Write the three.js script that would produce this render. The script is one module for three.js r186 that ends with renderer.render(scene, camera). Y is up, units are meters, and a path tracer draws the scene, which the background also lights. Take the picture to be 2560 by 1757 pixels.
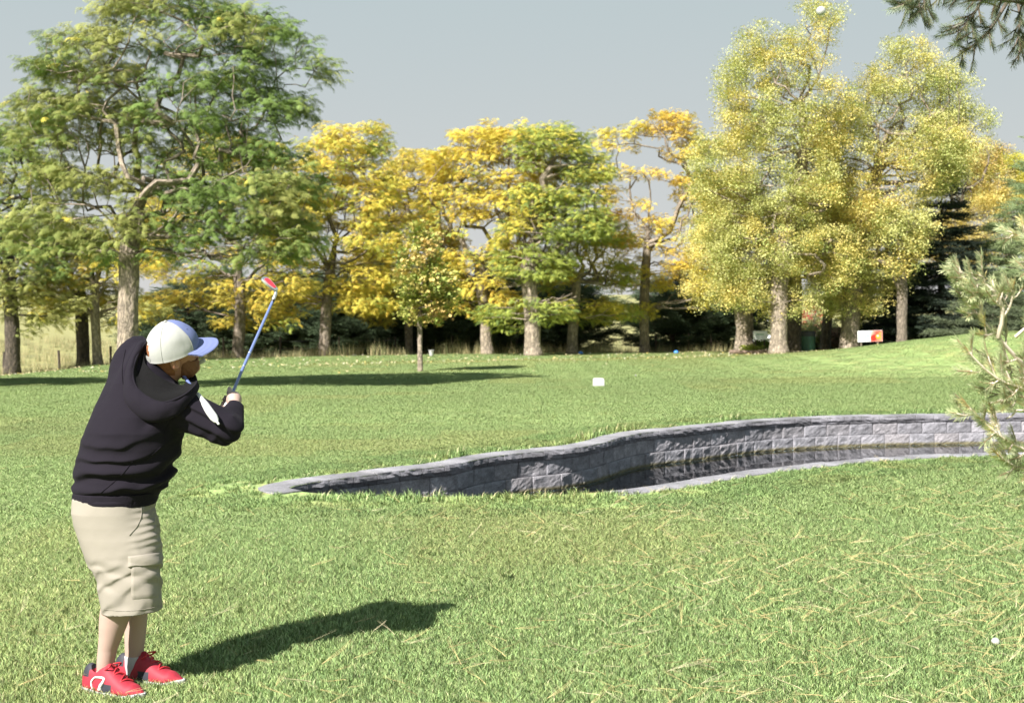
import * as THREE from 'three';
import { mergeGeometries } from 'three/addons/utils/BufferGeometryUtils.js';

// ------------------------------------------------------------------ camera, sky, sun, exposure
const scene = new THREE.Scene();
const FPX = 3200, CX = 1280, CY = 878.5, EYE = 1.7, TILT = Math.atan(88.5 / FPX);
const camera = new THREE.PerspectiveCamera(2 * Math.atan(CY / FPX) * 180 / Math.PI, 2560 / 1757, 0.1, 1500);
camera.position.set(0, EYE, 0);
camera.rotation.x = -TILT;
camera.focus = 6.0;
camera.userData.fStop = 5.6;
const renderer = new THREE.WebGLRenderer({ antialias: true });
renderer.toneMapping = THREE.LinearToneMapping;
renderer.toneMappingExposure = 3.4;
renderer.shadowMap.enabled = true;

const SUN_EL = 41 * Math.PI / 180, SUN_H = new THREE.Vector2(-0.575, 0.818).normalize();
const toSun = new THREE.Vector3(SUN_H.x * Math.cos(SUN_EL), Math.sin(SUN_EL), SUN_H.y * Math.cos(SUN_EL));
const sun = new THREE.DirectionalLight(new THREE.Color(1.0, 0.955, 0.885), 4.15);
sun.position.copy(toSun).multiplyScalar(120);
sun.castShadow = true;
sun.shadow.mapSize.set(4096, 4096);
Object.assign(sun.shadow.camera, { left: -60, right: 60, top: 60, bottom: -60, near: 1, far: 300 });
scene.add(sun, sun.target);

{ // thin autumn haze: pale at the horizon, bluer overhead, a little brighter towards the sun
  const W = 512, H = 256, data = new Float32Array(W * H * 4);
  for (let j = 0; j < H; j++) for (let i = 0; i < W; i++) {
    const el = (j + 0.5) / H * Math.PI - Math.PI / 2, az = ((i + 0.5) / W - 0.5) * 2 * Math.PI;
    const y = Math.sin(el), x = Math.cos(el) * Math.cos(az), z = Math.cos(el) * Math.sin(az);
    const k = Math.pow(Math.max(0, 1 - Math.max(0, y)), 3.2);
    const c = Math.max(0, x * toSun.x + y * toSun.y + z * toSun.z), g = 0.16 * Math.pow(c, 8);
    let r = 0.115 + 0.089 * k + g, gg = 0.159 + 0.041 * k + g * 0.95, b = 0.174 + 0.021 * k + g * 0.85;
    if (y < 0) { r *= 0.6; gg *= 0.6; b *= 0.5; }
    const o = (j * W + i) * 4;
    data[o] = r; data[o + 1] = gg; data[o + 2] = b; data[o + 3] = 1;
  }
  const sky = new THREE.DataTexture(data, W, H, THREE.RGBAFormat, THREE.FloatType);
  sky.mapping = THREE.EquirectangularReflectionMapping;
  sky.magFilter = sky.minFilter = THREE.LinearFilter;
  sky.needsUpdate = true;
  scene.background = sky; scene.environment = sky;
}

// ------------------------------------------------------------------ helpers
const V = (x, y, z) => new THREE.Vector3(x, y, z);
const lerp = (a, b, t) => a + (b - a) * t;
const clamp = (x, a, b) => Math.min(b, Math.max(a, x));
const sstep = (a, b, x) => { const t = clamp((x - a) / (b - a), 0, 1); return t * t * (3 - 2 * t); };
function rng(seed) { let a = seed >>> 0; return () => { a = (a + 0x6D2B79F5) | 0; let t = Math.imul(a ^ (a >>> 15), 1 | a); t = (t + Math.imul(t ^ (t >>> 7), 61 | t)) ^ t; return ((t ^ (t >>> 14)) >>> 0) / 4294967296; }; }
function h3(x, y, z) { let n = Math.imul(x, 374761393) ^ Math.imul(y, 668265263) ^ Math.imul(z, 1274126177); n = Math.imul(n ^ (n >>> 13), 1274126177); return ((n ^ (n >>> 16)) >>> 0) / 4294967296; }
function noise(x, y = 0, z = 0) {
  const xi = Math.floor(x), yi = Math.floor(y), zi = Math.floor(z); let u = x - xi, v = y - yi, w = z - zi;
  u = u * u * (3 - 2 * u); v = v * v * (3 - 2 * v); w = w * w * (3 - 2 * w);
  const L = (a, b, t) => a + (b - a) * t;
  return L(L(L(h3(xi, yi, zi), h3(xi + 1, yi, zi), u), L(h3(xi, yi + 1, zi), h3(xi + 1, yi + 1, zi), u), v),
    L(L(h3(xi, yi, zi + 1), h3(xi + 1, yi, zi + 1), u), L(h3(xi, yi + 1, zi + 1), h3(xi + 1, yi + 1, zi + 1), u), v), w);
}
const fbm = (x, y, z, o = 4) => { let s = 0, a = 0.5, f = 1; for (let i = 0; i < o; i++) { s += a * noise(x * f + i * 17.3, y * f + i * 9.1, z * f + i * 5.7); a *= 0.5; f *= 2.03; } return s / (1 - Math.pow(0.5, o)); };

// the point that shows at a given place of the photograph when it stands d metres ahead
function P(x, y, d) {
  const dx = (x - CX) / FPX, dy = -(y - CY) / FPX, s = Math.sin(TILT), c = Math.cos(TILT);
  const yy = dy * c - s, zz = -dy * s - c, t = d / -zz;
  return V(dx * t, EYE + yy * t, zz * t);
}
const XD = (x, d) => (x - CX) / FPX * d;

const used = {};
function numbered(n) { const k = used[n] = (used[n] ?? -1) + 1; return k ? `${n}_${String(k).padStart(3, '0')}` : n; }
function tag(o, label, category, group, kind) { if (label) o.userData.label = label; if (category) o.userData.category = category; if (group) o.userData.group = group; if (kind) o.userData.kind = kind; return o; }
function thing(name, label, category, pos = V(0, 0, 0), group) { const g = new THREE.Group(); g.name = numbered(name); g.position.copy(pos); scene.add(g); return tag(g, label, category, group); }
function mesh(name, geo, mat, parent, kind) { const m = new THREE.Mesh(geo, mat); m.name = parent ? name : numbered(name); m.castShadow = m.receiveShadow = true; (parent || scene).add(m); if (kind) m.userData.kind = kind; return m; }
const struct = (name, geo, mat) => mesh(name, geo, mat, null, 'structure');
const lin = (r, g, b) => new THREE.Color().setRGB(r, g, b);
const std = (c, o = {}) => new THREE.MeshStandardMaterial({ color: Array.isArray(c) ? lin(...c) : c, roughness: 0.85, metalness: 0, side: THREE.DoubleSide, ...o });
const phys = (c, o = {}) => new THREE.MeshPhysicalMaterial({ color: Array.isArray(c) ? lin(...c) : c, roughness: 0.85, metalness: 0, side: THREE.DoubleSide, ...o });

function tex(w, h, fn, srgb = false, rep = [1, 1]) {
  const d = new Uint8Array(w * h * 4);
  for (let j = 0; j < h; j++) for (let i = 0; i < w; i++) { const c = fn(i / w, j / h), o = (j * w + i) * 4; d[o] = clamp(c[0], 0, 1) * 255; d[o + 1] = clamp(c[1], 0, 1) * 255; d[o + 2] = clamp(c[2], 0, 1) * 255; d[o + 3] = 255; }
  const t = new THREE.DataTexture(d, w, h); t.wrapS = t.wrapT = THREE.RepeatWrapping; t.magFilter = THREE.LinearFilter; t.minFilter = THREE.LinearMipmapLinearFilter; t.generateMipmaps = true;
  if (srgb) t.colorSpace = THREE.SRGBColorSpace; t.repeat.set(...rep); t.needsUpdate = true; return t;
}
// noise that repeats with period n in u and v
function tnoise(u, v, n, m, s = 0) {
  const x = u * n, y = v * m, xi = Math.floor(x), yi = Math.floor(y); let a = x - xi, b = y - yi; a = a * a * (3 - 2 * a); b = b * b * (3 - 2 * b);
  const g = (i, j) => h3(((i % n) + n) % n, ((j % m) + m) % m, 91 + s);
  return lerp(lerp(g(xi, yi), g(xi + 1, yi), a), lerp(g(xi, yi + 1), g(xi + 1, yi + 1), a), b);
}
const tfbm = (u, v, n, m, s = 0, o = 4) => { let r = 0, a = 0.5; for (let i = 0; i < o; i++) { r += a * tnoise(u, v, n << i, m << i, s + i); a *= 0.5; } return r / (1 - Math.pow(0.5, o)); };
const gray = g => [g, g, g];

// geometry collector: vertices with colour, faces, merged into one BufferGeometry
class Geo {
  constructor() { this.p = []; this.c = []; this.u = []; this.n = null; this.i = []; }
  v(x, y, z, c, u = 0, w = 0) { this.p.push(x, y, z); if (c) this.c.push(c[0], c[1], c[2]); this.u.push(u, w); return this.p.length / 3 - 1; }
  tri(a, b, c) { this.i.push(a, b, c); }
  quad(a, b, c, d) { this.i.push(a, b, c, a, c, d); }
  build(normals) {
    const g = new THREE.BufferGeometry(); g.setAttribute('position', new THREE.Float32BufferAttribute(this.p, 3));
    if (this.c.length === this.p.length) g.setAttribute('color', new THREE.Float32BufferAttribute(this.c, 3));
    g.setAttribute('uv', new THREE.Float32BufferAttribute(this.u, 2)); g.setIndex(this.i);
    if (normals) g.setAttribute('normal', new THREE.Float32BufferAttribute(normals, 3)); else g.computeVertexNormals();
    return g;
  }
}
// tapered tube through points with a radius each; uv in metres
function tube(pts, radii, sides = 8, G = new Geo(), col, capEnds = true, jag = 0) {
  let prev = V(0, 0, 1), rings = [], len = 0;
  for (let k = 0; k < pts.length; k++) {
    const t = (k === 0 ? pts[1].clone().sub(pts[0]) : k === pts.length - 1 ? pts[k].clone().sub(pts[k - 1]) : pts[k + 1].clone().sub(pts[k - 1])).normalize();
    if (k) len += pts[k].distanceTo(pts[k - 1]);
    let b = V(0, 0, 0).crossVectors(t, prev); if (b.lengthSq() < 1e-4) b.crossVectors(t, V(1, 0, 0.3)); b.normalize();
    const n = V(0, 0, 0).crossVectors(b, t).normalize(); prev = n;
    const ring = [];
    for (let s = 0; s <= sides; s++) {
      const a = s / sides * 2 * Math.PI; let r = radii[k]; if (jag) r *= 1 + jag * (fbm(Math.cos(a) * 2 + pts[k].x, pts[k].y * 3, Math.sin(a) * 2 + pts[k].z, 2) - 0.5);
      const q = pts[k].clone().addScaledVector(n, Math.cos(a) * r).addScaledVector(b, Math.sin(a) * r);
      ring.push(G.v(q.x, q.y, q.z, col, s / sides * Math.max(0.15, 2 * Math.PI * radii[0]), len));
    }
    rings.push(ring);
  }
  for (let k = 0; k + 1 < rings.length; k++) for (let s = 0; s < sides; s++) G.quad(rings[k][s], rings[k][s + 1], rings[k + 1][s + 1], rings[k + 1][s]);
  if (capEnds) for (const [k, f] of [[0, 1], [rings.length - 1, 0]]) { const c = G.v(pts[k].x, pts[k].y, pts[k].z, col, 0, 0); for (let s = 0; s < sides; s++) f ? G.tri(c, rings[k][s + 1], rings[k][s]) : G.tri(c, rings[k][s], rings[k][s + 1]); }
  return G;
}
function copies(name, geo, mat, list, parent, kind = 'stuff') { // list: [{m: Matrix4, c: Color}]
  const im = new THREE.InstancedMesh(geo, mat, list.length); im.name = parent ? name : numbered(name);
  list.forEach((e, k) => { im.setMatrixAt(k, e.m); if (e.c) im.setColorAt(k, e.c); });
  im.castShadow = im.receiveShadow = true; im.userData.kind = kind; (parent || scene).add(im); return im;
}
const mat4 = (p, q, s) => new THREE.Matrix4().compose(p, q, typeof s === 'number' ? V(s, s, s) : s);
const euler = (x, y, z, o = 'YXZ') => new THREE.Quaternion().setFromEuler(new THREE.Euler(x, y, z, o));

// ------------------------------------------------------------------ terrain
const edgePts = [[-200, -40], [-60, -41], [-30, -43], [-18, -45.5], [-14, -49], [-9.6, -52.6], [-4, -56], [2, -58], [8, -60], [12, -61.5], [30, -64], [60, -66], [200, -70]];
function lawnEdge(x) { for (let k = 1; k < edgePts.length; k++) if (x <= edgePts[k][0]) { const [a, b] = [edgePts[k - 1], edgePts[k]]; return lerp(a[1], b[1], (x - a[0]) / (b[0] - a[0])); } return -70; }
function height(x, z) {
  if (z > -28) return 0;
  const k = sstep(-28, -34, z);
  let h = 1.15 * Math.exp(-((x - 19) ** 2) / 50 - ((z + 46) ** 2) / 60) * k;
  if (x > 19) h = Math.max(h, 1.15 * Math.exp(-((z + 46) ** 2) / 60) * k);
  h -= 0.45 * sstep(-13, -19, x) * sstep(-30, -44, z);
  const past = lawnEdge(x) - z;
  if (past > 0) h += -0.55 * sstep(0, 5, past) + 0.022 * Math.max(0, past - 8) + 1.2 * sstep(40, 160, past) * (fbm(x * 0.01, z * 0.01, 0, 3) - 0.4);
  return h;
}
// inner edge of the pond, measured from the photograph
const pondPts = [[-2.2, -12.62], [-2.06, -12.98], [-1.84, -13.27], [-1.39, -13.77], [-1.01, -14.2], [-0.65, -14.58], [-0.42, -15.1], [0.04, -15.75], [0.72, -16.3], [1.12, -16.9], [1.85, -18.45], [2.69, -19.3], [4.29, -20.8], [5.77, -21.5], [7.08, -21.8], [8.8, -22.05], [11, -22.1], [13, -21.2], [13.6, -19.2], [12.4, -17.3], [9.8, -16.4], [7.2, -15.95], [5.6, -15.75], [4.6, -15.4], [3.8, -14.93], [3.03, -14.35], [2.56, -13.98], [1.85, -13.24], [1.32, -12.66], [0.8, -12.28], [0.1, -12.08], [-0.8, -12.02], [-1.6, -12.14], [-2.05, -12.36]];
const pondCurve = new THREE.CatmullRomCurve3(pondPts.map(([x, z]) => V(x, 0, z)), true, 'centripetal');
const NP = 900, PL = pondCurve.getLength(); pondCurve.arcLengthDivisions = 2000; pondCurve.updateArcLengths();
const pondAt = s => { const u = ((s / PL) % 1 + 1) % 1, p = pondCurve.getPointAt(u), t = pondCurve.getTangentAt(u); return { p, t, n: V(t.z, 0, -t.x) }; };
// the points run clockwise seen from above, so this turned tangent points out of the water on one side; fix the sign once
const outSign = (() => { const a = pondAt(PL * 0.35); return a.n.dot(V(4.5, 0, -17.5).sub(a.p)) > 0 ? -1 : 1; })();
const outward = s => { const a = pondAt(s); return a.n.multiplyScalar(outSign); };
const pondRing = off => { const r = []; for (let k = 0; k < 260; k++) { const s = k / 260 * PL, a = pondAt(s); r.push(a.p.clone().addScaledVector(outward(s), off)); } return r; };
const ringIn = pondRing(0), ringOut = pondRing(0.31), ringGrass = pondRing(0.36);
function inside(ring, x, z) { let c = false; for (let i = 0, j = ring.length - 1; i < ring.length; j = i++) { const a = ring[i], b = ring[j]; if ((a.z > z) !== (b.z > z) && x < (b.x - a.x) * (z - a.z) / (b.z - a.z) + a.x) c = !c; } return c; }

const T = {};
T.turf = tex(512, 512, (u, v) => { const f = tfbm(u, v, 6, 6, 1, 6), g = tnoise(u, v, 160, 160, 7), d = tfbm(u, v, 14, 14, 4, 4); const y = sstep(0.5, 0.75, d); const k = 0.62 + 0.35 * f + 0.35 * (g - 0.5); return [k * lerp(0.60, 0.68, y), k * lerp(0.69, 0.70, y), k * lerp(0.41, 0.44, y)]; }, true);
T.dry = tex(512, 512, (u, v) => { const f = tfbm(u, v, 8, 8, 11, 6), g = tnoise(u, v, 128, 128, 17); const k = 0.65 + 0.35 * f + 0.25 * (g - 0.5); return [k * 0.60, k * 0.585, k * 0.37]; }, true);
T.bark = tex(256, 512, (u, v) => { const w = tfbm(u, v, 4, 4, 21, 3) * 0.25; const r = Math.abs(tfbm(u + w, v, 9, 5, 23, 4) - 0.5) * 2; const k = 0.55 + 0.55 * Math.pow(r, 0.7) + 0.2 * (tnoise(u, v, 90, 120, 25) - 0.5); return [k * 0.74, k * 0.69, k * 0.63]; }, true);
T.barkH = tex(256, 512, (u, v) => { const w = tfbm(u, v, 4, 4, 21, 3) * 0.25; const r = Math.abs(tfbm(u + w, v, 9, 5, 23, 4) - 0.5) * 2; return gray(Math.pow(r, 0.6)); });
T.stone = tex(512, 512, (u, v) => { const f = tfbm(u, v, 5, 5, 31, 6), g = tnoise(u, v, 200, 200, 33), h = tnoise(u, v, 60, 60, 34); const k = 0.72 + 0.3 * (f - 0.5) + 0.16 * (g - 0.5) + 0.12 * (h - 0.5); return [k * 0.97, k * 0.96, k]; }, true);
T.stoneH = tex(512, 512, (u, v) => gray(0.5 * tfbm(u, v, 24, 24, 37, 5) + 0.5 * tnoise(u, v, 140, 140, 38)));
T.ripple = tex(512, 512, (u, v) => gray(tfbm(u, v, 9, 5, 41, 4)));
T.knit = tex(256, 256, (u, v) => gray(0.5 + 0.3 * (tnoise(u, v, 128, 64, 51) - 0.5) + 0.5 * (tfbm(u, v, 8, 8, 53, 4) - 0.5)));

{ // mown lawn: flat round the pond, then a gently shaped sheet to its far edge; rough meadow beyond, to the horizon
  const sh = new THREE.Shape([[-200, 60], [200, 60], [200, -28], [-200, -28]].map(([x, z]) => new THREE.Vector2(x, -z)));
  sh.holes.push(new THREE.Path(ringIn.map(p => new THREE.Vector2(p.x, -p.z)).reverse()));
  const near = new THREE.ShapeGeometry(sh); near.rotateX(-Math.PI / 2);
  const uv = near.attributes.uv, pp = near.attributes.position; for (let k = 0; k < uv.count; k++) uv.setXY(k, pp.getX(k) / 3.1, pp.getZ(k) / 3.1);
  near.deleteAttribute('normal'); near.computeVertexNormals();
  const xs = []; for (let x = -200; x <= 200.01; x += Math.abs(x) < 40 ? 1 : 5) xs.push(x);
  const sheet = (z0, z1, rows, scale, pow) => {
    const G = new Geo(), id = [];
    for (let r = 0; r <= rows; r++) { const row = []; for (const x of xs) { const t = Math.pow(r / rows, pow), z = lerp(z0(x), z1(x), t); row.push(G.v(x * (z < -75 ? 1 + (-z - 75) / 60 : 1), height(x, z), z, null, x / scale, z / scale)); } id.push(row); }
    for (let r = 0; r < rows; r++) for (let k = 0; k + 1 < xs.length; k++) G.quad(id[r][k], id[r][k + 1], id[r + 1][k + 1], id[r + 1][k]);
    return G.build();
  };
  const far = sheet(() => -28, lawnEdge, 36, 3.1, 1);
  const soil = std([1, 1, 1], { map: T.turf, roughness: 0.95 });
  struct('lawn', mergeGeometries([near, far]), soil);
  struct('meadow', sheet(lawnEdge, () => -700, 60, 4.3, 2.4), std([1, 1, 1], { map: T.dry, roughness: 0.95 }));
}
console.log('terrain');

// ------------------------------------------------------------------ pond: stone wall, coping, water
{
  const wall = thing('retaining_wall', 'curved grey split-faced stone block wall with flat coping round the pond', 'wall');
  const stone = std([0.49, 0.487, 0.495], { map: T.stone, bumpMap: T.stoneH, bumpScale: 0.006, roughness: 0.92, vertexColors: true });
  const BH = 0.2, BW = 0.455, CAPH = 0.105, WATER = -0.5;
  const makeBlock = (seed, w, algae) => { // rough split face at +z, flat sides; vertex colours hold the stone's own tone and the green waterline stain
    const us = [0, 0.018, 0.07, 0.18, 0.3, 0.41, 0.5, 0.6, 0.71, 0.82, 0.93, 0.982, 1], vs = [0, 0.04, 0.16, 0.33, 0.5, 0.67, 0.84, 0.96, 1], nx = us.length - 1, ny = vs.length - 1;
    const G = new Geo(), R = rng(seed), tone = 0.86 + 0.26 * R(), warm = (R() - 0.5) * 0.06, h = BH - 0.003, x0 = -w / 2 + 0.0025, x1 = w / 2 - 0.0025, id = [];
    const tilt = (R() - 0.5) * 0.022, twist = (R() - 0.5) * 0.02, proud = 0.008 + 0.01 * R();
    for (let j = 0; j <= ny; j++) { const row = []; for (let i = 0; i <= nx; i++) {
      const u = us[i], v = vs[j], rim = i === 0 || j === 0 || i === nx || j === ny, e2 = i === 1 || j === 1 || i === nx - 1 || j === ny - 1;
      const x = lerp(x0, x1, u) + (rim || e2 ? 0 : (R() - 0.5) * 0.02), y = v * h + (rim || e2 ? 0 : (R() - 0.5) * 0.014);
      const f = fbm(x * 9 + seed * 3.7, y * 12, seed, 4) - 0.5, z = rim ? 0 : (e2 ? 0.7 : 1) * (proud + 0.036 * f + tilt * (u - 0.5) + twist * (v - 0.5)) + (e2 ? 0.004 : 0.0075) * (R() - 0.5);
      let k = tone * (0.92 + 0.16 * R()), c = [k * (1 + warm), k, k * (1 - warm)];
      if (algae) { const s = 1 - sstep(0.045, 0.062, y + 0.02 * (noise(x * 30 + seed * 9, 3) - 0.5)); c = [lerp(c[0], 0.62, s), lerp(c[1], 0.57, s), lerp(c[2], 0.29, s)]; }
      row.push(G.v(x, y, z, c, x + seed * 0.37, y + seed * 0.61)); } id.push(row); }
    for (let j = 0; j < ny; j++) for (let i = 0; i < nx; i++) G.quad(id[j][i], id[j][i + 1], id[j + 1][i + 1], id[j + 1][i]);
    const k = tone, c = algae ? [0.35, 0.34, 0.2] : [k, k, k], D = -0.2, b = (x, y, z) => G.v(x, y, z, [k, k, k], x + seed * 0.3, y + z);
    const a = [b(x0, 0, 0), b(x1, 0, 0), b(x1, h, 0), b(x0, h, 0), b(x0, 0, D), b(x1, 0, D), b(x1, h, D), b(x0, h, D)];
    for (const q of [[3, 2, 6, 7], [4, 5, 1, 0], [1, 5, 6, 2], [4, 0, 3, 7]]) { const n = q.map(m => b(G.p[a[m] * 3], G.p[a[m] * 3 + 1], G.p[a[m] * 3 + 2])); G.quad(...n); }
    const g = G.build().toNonIndexed(); g.computeVertexNormals(); return g;
  };
  const sEnd = PL * 0.9, variants = [[], [], []];
  for (let k = 0; k < 7; k++) { variants[0].push(makeBlock(100 + k, BW, false)); variants[1].push(makeBlock(200 + k, BW, true)); variants[2].push(makeBlock(300 + k, BW, true)); }
  const R = rng(5);
  let sFar = PL * 0.545; // blocks are laid along the far side, the only inner face one can see
  for (let course = 0; course < 3; course++) {
    let s = course % 2 ? 0.1 : -0.12;
    while (s < sFar) {
      const m = s + BW / 2, a = pondAt(m), o = outward(m), y = -CAPH - BH * (course + 1);
      const ch0 = pondAt(s).p, ch1 = pondAt(s + BW).p, dir = ch1.clone().sub(ch0).normalize(), mid = ch0.clone().add(ch1).multiplyScalar(0.5);
      const b = mesh('stone_block', variants[course][Math.floor(R() * 7)], stone, wall);
      const inward = V(-dir.z, 0, dir.x); if (inward.dot(o) > 0) inward.negate();
      b.position.copy(mid).addScaledVector(inward, -0.035 - 0.012 * course * -1 + (R() - 0.5) * 0.012); b.position.y = y;
      b.rotation.y = Math.atan2(inward.x, inward.z) + (R() - 0.5) * 0.012;
      s += BW;
    }
  }
  // coping: each slab follows the curve, smooth on top, split along the water edge
  const capLen = 0.335, nCap = Math.round(PL / capLen), L = PL / nCap;
  for (let k = 0; k < nCap; k++) {
    const G = new Geo(), s0 = k * L + 0.006, s1 = (k + 1) * L - 0.006, n = 5, sunk = sstep(PL * 0.5, PL * 0.55, s0) * sstep(1.15, 0.5, pondAt(s0).p.x) * sstep(-1.95, -1.45, pondAt(s0).p.x), top = 0.012 - 0.055 * sunk + (R() - 0.5) * 0.01, tone = 0.70 + 0.28 * R(), rows = [];
    for (let i = 0; i <= n; i++) {
      const s = lerp(s0, s1, i / n), a = pondAt(s), o = outward(s), c = [tone, tone, tone * 0.99];
      const at = (off, y, cc = c) => { const q = a.p.clone().addScaledVector(o, off); return G.v(q.x, y, q.z, cc, s * 1, off + y); };
      const e = i === 0 || i === n ? 0.3 : 1, jag = () => (R() - 0.5) * 0.02 * e;
      const dk = [tone * 0.9, tone * 0.9, tone * 0.92];
      rows.push([at(0.31, -0.09), at(0.31, top - 0.006), at(0.304, top), at(0.012 + jag() * 0.4, top), at(0.004 + jag() * 0.5, top - 0.006, dk), at(-0.006 + jag(), top - 0.035 + jag() * 0.5, dk), at(-0.012 + jag(), top - 0.065 + jag() * 0.5, dk), at(0.004 + jag(), top - 0.095, dk), at(0.01, -CAPH + 0.002, dk), at(0.2, -CAPH + 0.002, dk)]);
    }
    for (let i = 0; i < n; i++) for (let j = 0; j + 1 < rows[0].length; j++) G.quad(rows[i][j], rows[i][j + 1], rows[i + 1][j + 1], rows[i + 1][j]);
    for (const r of [rows[0], rows[n]]) for (let j = 1; j + 1 < r.length; j++) G.tri(r[0], r[j], r[j + 1]);
    const g = G.build().toNonIndexed(); g.computeVertexNormals();
    mesh('coping_slab', g, stone, wall);
  }
  { // earth-side lining behind the blocks and below the near coping
    const G = new Geo(), N = 260; for (let k = 0; k <= N; k++) { const s = k / N * PL, q = pondAt(s).p.clone().addScaledVector(outward(s), 0.1), c = [0.8, 0.8, 0.8]; G.v(q.x, -CAPH - 0.004, q.z, c, s, 0); G.v(q.x, -1.4, q.z, c, s, 1.3); }
    for (let k = 0; k < N; k++) G.quad(2 * k, 2 * k + 1, 2 * k + 3, 2 * k + 2);
    mesh('backing', G.build(), stone, wall);
  }
  const outline = pondRing(0.05).map(p => new THREE.Vector2(p.x, -p.z));
  const bed = new THREE.ShapeGeometry(new THREE.Shape(outline)); bed.rotateX(-Math.PI / 2); bed.translate(0, -1.25, 0);
  struct('pond_bed', bed, std([0.05, 0.06, 0.045]));
  const water = new THREE.ExtrudeGeometry(new THREE.Shape(outline), { depth: 0.74, bevelEnabled: false, curveSegments: 1 }); water.rotateX(-Math.PI / 2); water.translate(0, WATER - 0.74, 0);
  const wu = water.attributes.uv, wp = water.attributes.position; for (let k = 0; k < wu.count; k++) wu.setXY(k, wp.getX(k) / 2.6, wp.getZ(k) / 2.6);
  struct('pond_water', water, phys([1, 1, 1], { transmission: 1, thickness: 0.7, ior: 1.33, roughness: 0.02, attenuationColor: lin(0.05, 0.2, 0.24), attenuationDistance: 0.5, bumpMap: T.ripple, bumpScale: 0.004 }));
}
console.log('pond');

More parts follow.
